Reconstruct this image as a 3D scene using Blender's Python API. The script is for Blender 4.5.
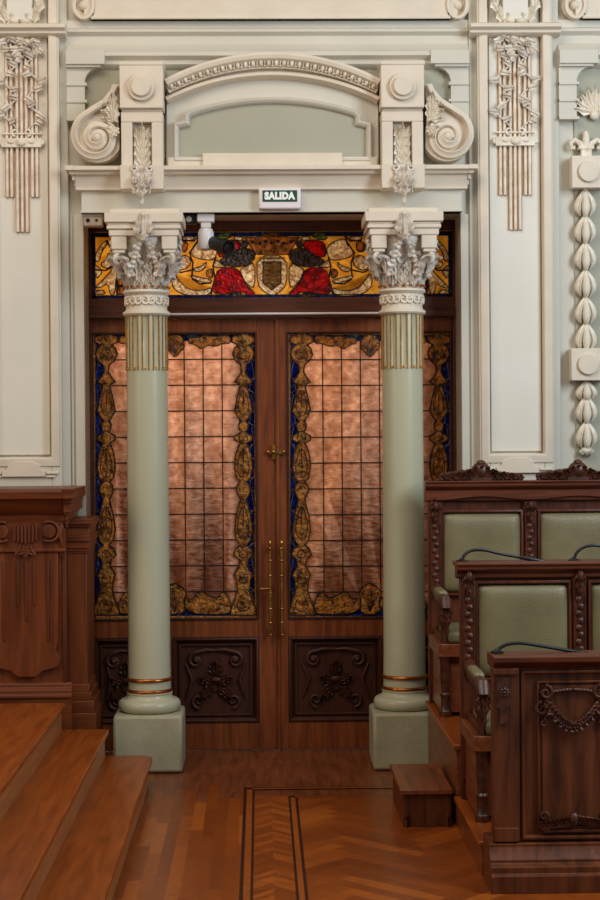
import bpy, bmesh, math, random
from mathutils import Vector, Matrix
random.seed(7)
PI = math.pi
for o in list(bpy.data.objects): bpy.data.objects.remove(o)
S = bpy.context.scene
COL = S.collection

# ------------------------------------------------------------------ camera
F = 1700.0
CAMZ = 1.88
yaw, pitch, roll = math.atan(40/F), -math.atan(10/F), math.radians(0.42)
fw = Vector((math.sin(yaw)*math.cos(pitch), math.cos(yaw)*math.cos(pitch), math.sin(pitch)))
rt0 = fw.cross(Vector((0, 0, 1))).normalized()
up0 = rt0.cross(fw)
up = up0*math.cos(roll) + rt0*math.sin(roll)
rt = fw.cross(up)
cam = bpy.data.objects.new('camera', bpy.data.cameras.new('camera'))
COL.objects.link(cam)
M = Matrix((rt, up, -fw)).transposed().to_4x4()
M.translation = Vector((0, 0, CAMZ))
cam.matrix_world = M
cam.data.sensor_fit = 'HORIZONTAL'; cam.data.sensor_width = 36; cam.data.lens = F/600*36
cam.data.clip_end = 100
S.camera = cam
def U(px, py, Y):
    d = fw*F + rt*(px-300) + up*(450-py)
    k = Y/d.y
    return d.x*k, CAMZ + d.z*k

# ------------------------------------------------------------------ light
S.view_settings.view_transform = 'Standard'; S.view_settings.look = 'None'
S.view_settings.gamma = 1; S.view_settings.use_curve_mapping = False
S.view_settings.exposure = 0.0
w = bpy.data.worlds.new('world'); S.world = w; w.use_nodes = True
w.node_tree.nodes['Background'].inputs[0].default_value = (1.0, 0.96, 0.90, 1)
w.node_tree.nodes['Background'].inputs[1].default_value = 0.165
def area(name, loc, target, sx, sy, power, col):
    l = bpy.data.lights.new(name, 'AREA'); l.shape = 'RECTANGLE'; l.size = sx; l.size_y = sy
    l.energy = power; l.color = col
    o = bpy.data.objects.new(name, l); COL.objects.link(o); o.location = loc
    o.rotation_euler = (Vector(target)-Vector(loc)).to_track_quat('-Z', 'Y').to_euler()
    return o
area('hall_skylight', (-1.2, 5.6, 6.8), (0.1, 10, 2.4), 4.0, 2.4, 162, (1, .905, .80))
area('hall_side_light', (4.2, 5.6, 4.2), (.6, 10, 2.8), 1.6, 2.8, 205, (.76, .88, 1))  # cool daylight from the right, source out of view
area('hall_side_light', (-5.5, 5.2, 4.0), (0, 10, 2.4), 1.4, 2.6, 78, (1, .79, .56))  # unseen warm source giving the left side yellowish lamp light
area('corridor_lamp', (-0.5, 11.5, 3.5), (-0.2, 10.3, 2.2), 1.8, .8, 66, (1, .88, .74))

# ------------------------------------------------------------------ materials
def srgb(r, g, b):
    f = lambda c: (c/255/12.92) if c/255 <= .04045 else ((c/255+.055)/1.055)**2.4
    return (f(r), f(g), f(b), 1)
def newmat(name):
    m = bpy.data.materials.new(name); m.use_nodes = True
    return m, m.node_tree.nodes, m.node_tree.links, m.node_tree.nodes['Principled BSDF']
def coords(n, l, scale=(1, 1, 1), rot=(0, 0, 0)):
    tc = n.new('ShaderNodeTexCoord'); mp = n.new('ShaderNodeMapping')
    mp.inputs['Scale'].default_value = scale; mp.inputs['Rotation'].default_value = rot
    l.new(tc.outputs['Object'], mp.inputs[0]); return mp.outputs[0]
def plain(name, c1, c2=None, rough=.6, metal=0, nscale=6, bump=0, bscale=60, coat=0, spec=.5):
    m, n, l, b = newmat(name)
    b.inputs['Roughness'].default_value = rough; b.inputs['Metallic'].default_value = metal
    b.inputs['Coat Weight'].default_value = coat; b.inputs['Specular IOR Level'].default_value = spec
    c2 = c2 or c1
    v = coords(n, l)
    no = n.new('ShaderNodeTexNoise'); no.inputs['Scale'].default_value = nscale; no.inputs['Detail'].default_value = 5
    l.new(v, no.inputs[0])
    r = n.new('ShaderNodeValToRGB'); r.color_ramp.elements[0].position = .35; r.color_ramp.elements[1].position = .65
    r.color_ramp.elements[0].color = srgb(*c1); r.color_ramp.elements[1].color = srgb(*c2)
    l.new(no.outputs[0], r.inputs[0]); l.new(r.outputs[0], b.inputs['Base Color'])
    if bump:
        n2 = n.new('ShaderNodeTexNoise'); n2.inputs['Scale'].default_value = bscale; l.new(v, n2.inputs[0])
        bp = n.new('ShaderNodeBump'); bp.inputs['Strength'].default_value = bump; bp.inputs['Distance'].default_value = .01
        l.new(n2.outputs[0], bp.inputs['Height']); l.new(bp.outputs[0], b.inputs['Normal'])
    return m
def wood(name, c1, c2, scale=(14, 14, 1.3), rough=.4, coat=.15, bump=.15):
    m, n, l, b = newmat(name)
    v = coords(n, l, scale)
    no = n.new('ShaderNodeTexNoise'); no.inputs['Scale'].default_value = 2.2; no.inputs['Detail'].default_value = 8
    no.inputs['Distortion'].default_value = .6; l.new(v, no.inputs[0])
    r = n.new('ShaderNodeValToRGB'); r.color_ramp.elements[0].position = .3; r.color_ramp.elements[1].position = .7
    r.color_ramp.elements[0].color = srgb(*c1); r.color_ramp.elements[1].color = srgb(*c2)
    l.new(no.outputs[0], r.inputs[0]); l.new(r.outputs[0], b.inputs['Base Color'])
    b.inputs['Roughness'].default_value = rough; b.inputs['Coat Weight'].default_value = coat
    b.inputs['Coat Roughness'].default_value = .25; b.inputs['Specular IOR Level'].default_value = .32
    bp = n.new('ShaderNodeBump'); bp.inputs['Strength'].default_value = bump; bp.inputs['Distance'].default_value = .004
    l.new(no.outputs[0], bp.inputs['Height']); l.new(bp.outputs[0], b.inputs['Normal'])
    return m
def stained(name, c1, c2, nscale=25, trans=.6, rough=.2, bump=.4, bscale=60, bstretch=(1, 1, 1), thr=(.35, .65)):
    m, n, l, b = newmat(name)
    v = coords(n, l); v2 = coords(n, l, bstretch)
    no = n.new('ShaderNodeTexNoise'); no.inputs['Scale'].default_value = nscale; no.inputs['Detail'].default_value = 4
    l.new(v, no.inputs[0])
    r = n.new('ShaderNodeValToRGB'); r.color_ramp.elements[0].position = thr[0]; r.color_ramp.elements[1].position = thr[1]
    r.color_ramp.elements[0].color = srgb(*c1); r.color_ramp.elements[1].color = srgb(*c2)
    l.new(no.outputs[0], r.inputs[0]); l.new(r.outputs[0], b.inputs['Base Color'])
    b.inputs['Roughness'].default_value = rough
    tr = n.new('ShaderNodeBsdfTranslucent'); l.new(r.outputs[0], tr.inputs[0])
    n2 = n.new('ShaderNodeTexNoise'); n2.inputs['Scale'].default_value = bscale; n2.inputs['Detail'].default_value = 1.5; l.new(v2, n2.inputs[0])
    bp = n.new('ShaderNodeBump'); bp.inputs['Strength'].default_value = bump; bp.inputs['Distance'].default_value = .02
    l.new(n2.outputs[0], bp.inputs['Height']); l.new(bp.outputs[0], b.inputs['Normal']); l.new(bp.outputs[0], tr.inputs['Normal'])
    mx = n.new('ShaderNodeMixShader'); mx.inputs[0].default_value = trans
    l.new(b.outputs[0], mx.inputs[1]); l.new(tr.outputs[0], mx.inputs[2])
    l.new(mx.outputs[0], n['Material Output'].inputs[0])
    return m
MT = dict(
 cream=plain('cream_plaster', (222, 208, 188), (215, 201, 180), .65, bump=.1),
 green=plain('pale_green_plaster', (207, 200, 184), (200, 194, 178), .6, nscale=2),
 sage=plain('sage_plaster', (170, 166, 146), (162, 160, 140), .65, nscale=2),
 panel=plain('pilaster_panel_plaster', (226, 219, 205), (219, 213, 198), .6, nscale=2),
 tan=plain('tan_rod_shade', (206, 160, 124), (180, 132, 96), .5, nscale=30),  # gold-brown shade between the pilaster rods, put into the colour
 ivory=plain('ivory_ornament', (236, 226, 208), (214, 200, 176), .5, nscale=18),
 pearl=plain('pearl_paint', (228, 218, 204), (192, 178, 160), .35, metal=.0, nscale=25),
 shaft=plain('column_green_paint', (190, 187, 158), (183, 181, 152), .30, nscale=1.5, spec=.4),
 plinth=plain('plinth_green_paint', (174, 168, 138), (156, 152, 122), .6, nscale=5, bump=.2, bscale=40),
 gold=plain('gold_leaf', (214, 158, 74), (176, 120, 52), .35, metal=.8, nscale=30),
 copper=plain('copper_ring', (196, 122, 64), (160, 92, 46), .3, metal=.9, nscale=20),
 door=wood('door_wood', (96, 44, 18), (136, 70, 30), rough=.42),
 doordark=wood('door_panel_wood', (52, 24, 12), (74, 36, 18), rough=.5, coat=0),
 frame=wood('frame_wood', (72, 34, 16), (98, 50, 24), scale=(1.3, 14, 14), rough=.42),
 bench=wood('bench_wood', (60, 26, 12), (98, 47, 24), rough=.4, coat=.06),
 benchh=wood('bench_rail_wood', (74, 34, 18), (114, 58, 32), scale=(1.3, 14, 14), rough=.38, coat=.12),
 carve=plain('carved_wood', (52, 24, 13), (92, 46, 26), .42, nscale=30, coat=.08),
 desk=wood('desk_wood', (64, 30, 14), (116, 62, 32), rough=.4, coat=.1, scale=(9, 9, 1)),
 pier=wood('pier_wood', (78, 34, 13), (122, 62, 28), rough=.4, coat=.1, scale=(9, 9, .9)),
 pierh=wood('pier_cornice_wood', (84, 38, 16), (126, 64, 30), rough=.4, coat=.1, scale=(.9, 9, 9)),
 step=wood('stair_wood', (126, 58, 14), (160, 80, 24), scale=(12, 1.2, 12), rough=.33, coat=.08, bump=.05),
 riser=wood('lit_riser_wood', (150, 92, 52), (178, 116, 70), scale=(12, 1.2, 12), rough=.35, coat=.2, bump=.05),  # paler than the treads: reflected light put into the colour
 plat=wood('platform_wood', (96, 48, 26), (140, 76, 40), scale=(14, 1.5, 14), rough=.35),
 leather=plain('green_leather', (130, 120, 86), (116, 106, 74), .36, nscale=4, bump=.25, bscale=180),
 brass=plain('brass', (200, 150, 72), (150, 104, 48), .3, metal=.9, nscale=20),
 black=plain('black_plastic', (14, 14, 15), None, .4),
 white=plain('white_plastic', (224, 216, 212), (216, 208, 202), .4),
 signw=plain('sign_housing', (232, 220, 222), None, .35),
 signg=plain('sign_green', (8, 74, 46), None, .4),
 lettering=plain('white_lettering', (245, 245, 240), None, .4),
 greybox=plain('grey_beige_plastic', (186, 168, 150), (176, 158, 140), .4),
 lens=plain('dark_lens', (6, 6, 10), None, .08, coat=1),
 lead=plain('lead_came', (38, 26, 20), (54, 36, 26), .45, metal=.4, nscale=40),
 silver=plain('silver_came', (128, 112, 98), (92, 78, 66), .4, metal=.5, nscale=40),
 goldline=stained('amber_strip_glass', (180, 120, 40), (214, 150, 66), trans=.5),
 peach=stained('peach_hammered_glass', (206, 158, 126), (252, 214, 186), 26, trans=.62, rough=.09, bump=1.0, bscale=17, bstretch=(1, 1, 2.6), thr=(.3, .7)),
 blue=stained('cobalt_glass', (14, 20, 84), (34, 52, 138), 30, trans=.5),
 teal=stained('teal_glass', (20, 70, 96), (44, 108, 120), 30, trans=.5),
 amber=stained('amber_glass', (104, 60, 16), (222, 154, 66), 34, trans=.5, bump=.8),
 yellow=stained('yellow_glass', (226, 176, 70), (246, 208, 116), 16, trans=.6, bump=.4),
 milk=stained('milky_painted_glass', (190, 142, 88), (255, 244, 212), 60, trans=.5, bump=.8),
 red=stained('ruby_glass', (120, 8, 12), (204, 26, 28), 22, trans=.6, bump=.8),
 grey=stained('smoke_glass', (40, 26, 22), (120, 96, 78), 55, trans=.4, bump=.8),
 leafgreen=stained('leaf_green_glass', (90, 110, 30), (168, 180, 84), 40, trans=.55),
)

# ------------------------------------------------------------------ mesh builder
class MB:
    def __init__(s): s.v = []; s.f = []; s.c = []
    def add(s, vs, fs, M=None):
        k = len(s.v)
        for p in vs: s.v.append(tuple(M @ Vector(p)) if M is not None else tuple(p))
        for f in fs: s.f.append([i+k for i in f])
        return s
    def box(s, x0, x1, y0, y1, z0, z1, M=None):
        vs = [(x, y, z) for x in (x0, x1) for y in (y0, y1) for z in (z0, z1)]
        return s.add(vs, [(0, 1, 3, 2), (4, 6, 7, 5), (0, 4, 5, 1), (2, 3, 7, 6), (0, 2, 6, 4), (1, 5, 7, 3)], M)
    def prism(s, pts, y0, y1, M=None):      # XZ outline, extruded along Y
        n = len(pts)
        vs = [(p[0], y0, p[1]) for p in pts] + [(p[0], y1, p[1]) for p in pts]
        return s.add(vs, [list(range(n)), list(range(2*n-1, n-1, -1))] + [(i, (i+1) % n, n+(i+1) % n, n+i) for i in range(n)], M)
    def prismz(s, pts, z0, z1, M=None):
        n = len(pts)
        vs = [(p[0], p[1], z0) for p in pts] + [(p[0], p[1], z1) for p in pts]
        return s.add(vs, [list(range(n)), list(range(2*n-1, n-1, -1))] + [(i, (i+1) % n, n+(i+1) % n, n+i) for i in range(n)], M)
    def sweepx(s, prof, x0, x1, ret=False):  # YZ profile along X
        n = len(prof)
        vs = [(x0, p[0], p[1]) for p in prof] + [(x1, p[0], p[1]) for p in prof]
        return s.add(vs, [list(range(n)), list(range(2*n-1, n-1, -1))] + [(i, (i+1) % n, n+(i+1) % n, n+i) for i in range(n)])
    def band(s, path, prof, closed=False):   # path in XZ; prof = closed list of (offset along normal, y)
        n = len(path); m = len(prof); vs = []
        for i, p in enumerate(path):
            a = path[(i-1) % n] if (closed or i > 0) else p
            b = path[(i+1) % n] if (closed or i < n-1) else p
            d1 = Vector((p[0]-a[0], p[1]-a[1])); d2 = Vector((b[0]-p[0], b[1]-p[1]))
            if d1.length < 1e-9: d1 = d2
            if d2.length < 1e-9: d2 = d1
            d1.normalize(); d2.normalize()
            n1 = Vector((-d1.y, d1.x)); n2 = Vector((-d2.y, d2.x)); nn = n1+n2
            if nn.length < 1e-6: nn = n1
            nn.normalize(); k = 1/max(.35, nn.dot(n1))
            for q in prof: vs.append((p[0]+nn.x*q[0]*k, q[1], p[1]+nn.y*q[0]*k))
        fs = []
        for i in range(n if closed else n-1):
            j = (i+1) % n
            for q in range(m): fs.append((i*m+q, i*m+(q+1) % m, j*m+(q+1) % m, j*m+q))
        if not closed: fs += [list(range(m)), list(range(n*m-1, (n-1)*m-1, -1))]
        return s.add(vs, fs)
    def lathe(s, prof, cx=0, cy=0, n=32, M=None, mod=None):
        m = len(prof); vs = []
        for i in range(n):
            a = 2*PI*i/n
            for r, z in prof:
                rr = r*(mod(a, z) if mod else 1)
                vs.append((cx+rr*math.cos(a), cy+rr*math.sin(a), z))
        fs = [(i*m+j, ((i+1) % n)*m+j, ((i+1) % n)*m+j+1, i*m+j+1) for i in range(n) for j in range(m-1)]
        fs += [[i*m for i in range(n)][::-1], [i*m+m-1 for i in range(n)]]
        return s.add(vs, fs, M)
    def tube(s, pts, r, n=8, M=None):
        pts = [Vector(p) for p in pts]; N = len(pts); vs = []
        rs = r if isinstance(r, (list, tuple)) else [r]*N
        prev = None
        for i, p in enumerate(pts):
            t = (pts[min(i+1, N-1)]-pts[max(i-1, 0)]).normalized()
            if prev is None:
                a = Vector((0, 1, 0)) if abs(t.y) < .9 else Vector((1, 0, 0))
                u = t.cross(a).normalized()
            else: u = (prev-t*prev.dot(t)).normalized()
            prev = u; v = t.cross(u)
            for k in range(n):
                an = 2*PI*k/n; vs.append(p+(u*math.cos(an)+v*math.sin(an))*rs[i])
        fs = [(i*n+k, i*n+(k+1) % n, (i+1)*n+(k+1) % n, (i+1)*n+k) for i in range(N-1) for k in range(n)]
        fs += [list(range(n))[::-1], list(range((N-1)*n, N*n))]
        return s.add(vs, fs, M)
    def ell(s, c, r, n=10, M=None, R=None):
        if not isinstance(r, (tuple, list)): r = (r, r, r)
        vs = []; m = max(4, n//2+1)
        for j in range(1, m):
            t = PI*j/m
            for i in range(n):
                a = 2*PI*i/n; q = Vector((r[0]*math.sin(t)*math.cos(a), r[1]*math.sin(t)*math.sin(a), r[2]*math.cos(t)))
                if R is not None: q = R @ q
                vs.append(q+Vector(c))
        top = Vector((0, 0, r[2])); 
        if R is not None: top = R @ top
        vs += [Vector(c)+top, Vector(c)-top]; k = len(vs)
        fs = [(j*n+i, j*n+(i+1) % n, (j+1)*n+(i+1) % n, (j+1)*n+i) for j in range(m-2) for i in range(n)]
        fs += [(k-2, (i+1) % n, i) for i in range(n)] + [(k-1, (m-2)*n+i, (m-2)*n+(i+1) % n) for i in range(n)]
        return s.add(vs, fs, M)
    def cylY(s, x, z, r, y0, y1, n=28, dome=0):
        pr = [(r, 0), (r, y1-y0)] if not dome else [(r, 0), (r*.96, dome), (r*.8, dome*1.2), (r*.8, y1-y0)]
        Mx = Matrix.Translation((x, y1, z)) @ Matrix.Rotation(PI/2, 4, 'X')
        return s.lathe([(r, 0), (r, y1-y0-.004), (r-.004, y1-y0)], n=n, M=Mx)
    def spiral(s, cx, y, cz, r0, r1, a0, turns, rad0, rad1, n=36, flat=0, sec=8):
        pts = []; rs = []
        for i in range(n+1):
            t = i/n; a = a0+turns*2*PI*t; r = r0*(r1/r0)**t
            pts.append((cx+r*math.cos(a), y-flat*t, cz+r*math.sin(a))); rs.append(rad0+(rad1-rad0)*t)
        return s.tube(pts, rs, sec)
    def leaf(s, base, d, nrm, L, W, curl=.5, lobes=4, nu=14, nv=7, rib=.15):
        # acanthus leaf: grows from base along d, faces nrm, tip curls towards nrm
        d = Vector(d).normalized(); nrm = Vector(nrm); nrm = (nrm-d*nrm.dot(d)).normalized(); sd = d.cross(nrm)
        base = Vector(base); P = base.copy(); ang = 0; rows = []
        for i in range(nu+1):
            u = i/nu
            env = math.sin(PI*min(1, (u*.86+.14)))**.7
            wv = W*.5*env*(1+.28*math.cos(2*PI*lobes*u))
            a = curl*PI*u*u*u*1.1
            t = d*math.cos(a)+nrm*math.sin(a); nn = nrm*math.cos(a)-d*math.sin(a)
            row = []
            for j in range(nv+1):
                v = 2*j/nv-1
                row.append(P+sd*(wv*v)+nn*(W*rib*(1-abs(v))+W*.10*(-1 if j % 2 else 1)*(1-abs(v)*.3))-t*(abs(v)*W*.12))
            rows.append(row); P = P+t*(L/nu)
        th = W*.10; m = nv+1
        fr = [p for r in rows for p in r]; bk = [p-nrm*th for r in rows for p in r]; K = len(fr)
        fs = []
        for i in range(nu):
            for j in range(nv):
                a = i*m+j; fs += [(a, a+1, a+m+1, a+m), (K+a, K+a+m, K+a+m+1, K+a+1)]
            a = i*m; fs += [(a, a+m, K+a+m, K+a), (a+nv, K+a+nv, K+a+m+nv, a+m+nv)]
        for j in range(nv):
            fs += [(j, K+j, K+j+1, j+1), (nu*m+j, nu*m+j+1, K+nu*m+j+1, K+nu*m+j)]
        return s.add(fr+bk, fs)
    def build(s, name, mat, parent=None, bevel=0, ang=38):
        me = bpy.data.meshes.new(name); me.from_pydata(s.v, [], s.f)
        bm = bmesh.new(); bm.from_mesh(me); bmesh.ops.recalc_face_normals(bm, faces=bm.faces); bm.to_mesh(me); bm.free()
        me.materials.append(MT[mat] if isinstance(mat, str) else mat)
        for p in me.polygons: p.use_smooth = True
        me.set_sharp_from_angle(angle=math.radians(ang))
        o = bpy.data.objects.new(name, me); COL.objects.link(o)
        if parent: o.parent = parent
        if bevel:
            b = o.modifiers.new('bevel', 'BEVEL'); b.width = bevel; b.segments = 2; b.limit_method = 'ANGLE'; b.angle_limit = math.radians(40)
        return o
def empty(name, loc, rz=0):
    o = bpy.data.objects.new(name, None); COL.objects.link(o); o.location = loc; o.rotation_euler = (0, 0, rz); o.empty_display_size = .05
    return o
def tag(o, label=None, cat=None, group=None, kind=None):
    if label: o['label'] = label
    if cat: o['category'] = cat
    if group: o['group'] = group
    if kind: o['kind'] = kind
    return o
def struct(o, label=None): o['kind'] = 'structure'; return tag(o, label)
def copy_tree(o, parent=None):
    c = o.copy(); COL.objects.link(c); c.parent = parent
    for ch in [x for x in bpy.data.objects if x.parent == o]: copy_tree(ch, c)
    return c
def center(o_root, mirror=False): pass

# ------------------------------------------------------------------ floor
XC = 0.093                       # axis of the doorway
def clip(poly, cl):
    out = poly
    n = len(cl)
    for i in range(n):
        a, b = cl[i], cl[(i+1) % n]
        inp, out = out, []
        def side(p): return (b[0]-a[0])*(p[1]-a[1])-(b[1]-a[1])*(p[0]-a[0])
        for j in range(len(inp)):
            p, q = inp[j], inp[(j+1) % len(inp)]
            sp, sq = side(p), side(q)
            if sp >= 0: out.append(p)
            if (sp >= 0) != (sq >= 0):
                t = sp/(sp-sq); out.append((p[0]+(q[0]-p[0])*t, p[1]+(q[1]-p[1])*t))
        if len(out) < 3: return []
    return out
FL = {'v': [], 'f': [], 'c': []}
def plank(poly, zone, c=None):
    p = clip(poly, zone)
    if len(p) < 3: return
    k = len(FL['v']); FL['v'] += [(x, y, 0) for x, y in p]; FL['f'].append(list(range(k, k+len(p))))
    FL['c'].append(c if c is not None else random.random())
def planks(zone, w, L, rot, ox=0, oy=0):
    ca, sa = math.cos(rot), math.sin(rot)
    for i in range(-70, 70):
        off = random.uniform(0, L)
        for j in range(-14, 14):
            x0, y0 = i*w, j*L+off
            q = [(x0, y0), (x0+w, y0), (x0+w, y0+L), (x0, y0+L)]
            plank([(ox+x*ca-y*sa, oy+x*sa+y*ca) for x, y in q], zone)
def herring(zone, w, L, rot, ox, oy):
    ca, sa = math.cos(rot), math.sin(rot)
    n = int(L/w)
    for i in range(-90, 90):
        for j in range(-14, 14):
            x, y = i*w+j*L, i*w-j*L
            for q in ([(x, y), (x+L, y), (x+L, y+w), (x, y+w)], [(x, y+w), (x+w, y+w), (x+w, y+w+L), (x, y+w+L)]):
                plank([(ox+a*ca-b*sa, oy+a*sa+b*ca) for a, b in q], zone)
# floor zones, all in metres: a big border, an outer inlay, a chevron band, an inner inlay, a herringbone field
XO, YO, XI, YI = -0.10, 9.20, 0.135, 8.97
BIG0, BIGX, YB, Y0 = -3.4, 3.4, 10.9, 5.3
def rect(x0, x1, y0, y1): return [(x0, y0), (x1, y0), (x1, y1), (x0, y1)]
planks([(BIG0, Y0), (XO, Y0), (XO, YO), (XO-.6, YO+.42), (BIG0, YO+.42)], .058, .62, 0)
planks([(XO, YO), (BIGX, YO), (BIGX, YB), (BIG0, YB), (BIG0, YO+.42), (XO-.6, YO+.42)], .052, .9, PI/2)
t1, t2, t3 = .022, .012, .03
def inlay(x, y, t, c): 
    plank(rect(x, x+t, Y0, y), rect(-9, 9, 0, 20), c); plank([(x, y), (BIGX, y), (BIGX, y-t), (x, y-t)][::-1], rect(-9, 9, 0, 20), c)
for x, y, t, c in ((XO, YO, .016, -1), (XO+.016, YO-.016, .03, .75), (XO+.046, YO-.046, .012, -1),
                   (XI, YI, .012, -1), (XI+.012, YI-.012, .024, .8), (XI+.036, YI-.036, .014, -1)): inlay(x, y, t, c)
# chevron band
xa, xb = XO+.058, XI; xm = (xa+xb)/2
for k in range(-4, 75):
    y = Y0+k*.052
    plank([(xa, y), (xm, y+.10), (xm, y+.152), (xa, y+.052)], rect(xa, xb, Y0, YI+.01))
    plank([(xm, y+.10), (xb, y), (xb, y+.052), (xm, y+.152)], rect(xa, xb, Y0, YI+.01))
ya, yb = YI, YO-.058; ym = (ya+yb)/2
planks([(xa, ya+.01), (BIGX, ya+.01), (BIGX, yb), (xa, yb)], .05, .5, PI/2)
herring(rect(XI+.05, BIGX, Y0, YI-.05), .075, .525, PI/4, .75, 6.2)
me = bpy.data.meshes.new('floor'); me.from_pydata(FL['v'], [], FL['f'])
at = me.attributes.new('tone', 'FLOAT', 'FACE')
for i, c in enumerate(FL['c']): at.data[i].value = c
m, n, l, b = newmat('parquet')
a_ = n.new('ShaderNodeAttribute'); a_.attribute_name = 'tone'
r = n.new('ShaderNodeValToRGB'); e = r.color_ramp.elements
e[0].position = 0; e[0].color = srgb(142, 66, 12); e[1].position = 1; e[1].color = srgb(188, 98, 28)
x_ = r.color_ramp.elements.new(.6); x_.color = srgb(166, 80, 18)
l.new(a_.outputs['Fac'], r.inputs[0])
gt = n.new('ShaderNodeMath'); gt.operation = 'LESS_THAN'; gt.inputs[1].default_value = -.5; l.new(a_.outputs['Fac'], gt.inputs[0])
v = coords(n, l, (6, 6, 6)); no = n.new('ShaderNodeTexNoise'); no.inputs['Scale'].default_value = 3; no.inputs['Detail'].default_value = 8; l.new(v, no.inputs[0])
mg = n.new('ShaderNodeMix'); mg.data_type = 'RGBA'; mg.blend_type = 'MULTIPLY'; mg.inputs['Factor'].default_value = .55
l.new(r.outputs[0], mg.inputs[6]); l.new(no.outputs['Fac'], mg.inputs[7])
md = n.new('ShaderNodeMix'); md.data_type = 'RGBA'; l.new(gt.outputs[0], md.inputs[0]); l.new(mg.outputs[2], md.inputs[6]); md.inputs[7].default_value = srgb(46, 20, 12)
l.new(md.outputs[2], b.inputs['Base Color']); b.inputs['Roughness'].default_value = .36; b.inputs['Coat Weight'].default_value = .10; b.inputs['Coat Roughness'].default_value = .12
me.materials.append(m)
bmx = bmesh.new(); bmx.from_mesh(me); bmesh.ops.recalc_face_normals(bmx, faces=bmx.faces)
for f_ in bmx.faces:
    if f_.normal.z < 0: f_.normal_flip()
bmx.to_mesh(me); bmx.free()
floor = bpy.data.objects.new('floor', me); COL.objects.link(floor); struct(floor, 'glossy brown parquet floor with dark inlaid lines')
MB().box(-3.4, 3.4, 5.3, 12.3, -.12, -.004).build('floor', 'plat', floor)['label'] = 'wooden subfloor under the parquet'

# ------------------------------------------------------------------ walls
YW, YD, YE = 10.0, 10.30, 9.90     # wall face, door plane, face of the door entablature
XL, XR = XC-1.12, XC+1.10          # opening
ZS = 3.205                         # soffit height
ZT = 5.2
w_ = MB(); w_.box(-3.4, XL, YW, 10.55, 0, ZT); w_.box(XR, 3.4, YW, 10.55, 0, ZT); w_.box(XL, XR, YW, 10.55, ZS, ZT)
struct(w_.build('wall_back', 'green'), 'pale green plaster wall around the doorway')
w_ = MB(); w_.box(-3.4, 3.4, 12.2, 12.3, 0, ZT); w_.box(-3.4, -3.3, 10.55, 12.2, 0, ZT); w_.box(3.3, 3.4, 10.55, 12.2, 0, ZT)
struct(w_.build('wall_corridor', 'cream'), 'corridor wall behind the stained glass doors')
struct(MB().box(-3.4, 3.4, 10.55, 12.3, 4.0, 4.1).build('ceiling', 'cream'), 'corridor ceiling behind the doors')

TN = [0]
def trim(mb, mat, label, bevel=.003, parent=None, ang=38):
    TN[0] += 1
    o = mb.build('trim_%d' % TN[0], mat, parent, bevel, ang)
    return struct(o, label)
def mould(y0, z0, steps):
    """closed YZ profile: steps = list of (projection, z) from the bottom up, in front of wall plane y0"""
    return [(y0, steps[0][1])] + [(y0-p, z) for p, z in steps] + [(y0, steps[-1][1])]
def Zp(py, Y, px=275): return U(px, py, Y)[1]
def Xp(px, Y, py=300): return U(px, py, Y)[0]

# upper cornice over the doorway  (between the pilasters)
PXL, PXR = -1.372, 1.506           # pilaster axes
IN_L, IN_R = PXL+.262, PXR-.268
z = lambda py, Y=9.9: Zp(py, Y)
pr = mould(YW, 0, [(.02, z(66)), (.05, z(62)), (.05, z(58)), (.09, z(55)), (.09, z(51)), (.07, z(49)), (.03, z(41)), (.03, z(33)), (.06, z(30)), (.06, z(27)), (.03, z(25)), (.03, z(17))])
for x0, x1 in ((IN_L, IN_R), (-3.4, PXL-.26), (PXR+.26, 3.4)):
    trim(MB().sweepx(pr, x0, x1), 'green', 'layered cornice moulding high on the wall', .002)
# top strip panels with scroll ends
def strip(x0, x1):
    h0, h1 = z(18), z(-60)
    m_ = MB(); m_.box(x0+.10, x1-.10, YW-.075, YW, h0, h1)
    m_.box(x0+.10, x1-.10, YW-.085, YW, h0, h0+.012)
    for sx, xx in ((1, x0+.06), (-1, x1-.06)):
        zc = z(4)
        m_.cylY(xx, zc, .075, YW-.05, YW)
        m_.band([(xx+sx*.055*math.cos(a*PI/12)*1.0, zc+.075*math.sin(a*PI/12)-.0) for a in range(-18, 7)], [(-.010, YW-.09), (.010, YW-.09), (.010, YW-.03), (-.010, YW-.03)])
        m_.ell((xx, YW-.06, zc), (.03, .03, .03), 14)
        m_.box(min(xx, xx+sx*.06), max(xx, xx+sx*.06), YW-.075, YW, h0+.02, h1)
    return m_
trim(strip(IN_L+.045, IN_R-.005), 'cream', 'cream frieze strip with scrolled ends above the doorway')
trim(strip(PXR+.30, 3.3), 'cream', 'cream frieze strip with scrolled end at the top right')
# corner consoles (stepped brackets under the cornice)
def console(xe, sx):
    X = lambda a: xe+sx*a
    m_ = MB()
    m_.box(*sorted((X(0), X(.225))), YW-.10, YW, z(63.5), z(50))
    m_.box(*sorted((X(0), X(.20))), YW-.085, YW, z(66), z(63.5))
    pts = [(X(0), z(66)), (X(.19), z(66))]
    for k in range(1, 9):
        a = k/8*PI/2; pts.append((X(.19-.085*math.sin(a)), z(66)-.085*(1-math.cos(a))*1.0))
    pts += [(X(.105), z(118)), (X(0), z(118))]
    m_.prism(pts, YW-.06, YW)
    for py in (82, 99, 117): m_.box(*sorted((X(0), X(.118))), YW-.07, YW, z(py+2), z(py-1))
    return m_
for xe, sx, lb in ((IN_L, 1, 'stepped plaster bracket left of the pediment under the cornice'), (IN_R, -1, 'stepped plaster bracket right of the pediment under the cornice'), (PXR+.262, 1, 'stepped plaster bracket right of the right pilaster')):
    trim(console(xe, sx), 'green', lb)
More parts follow.
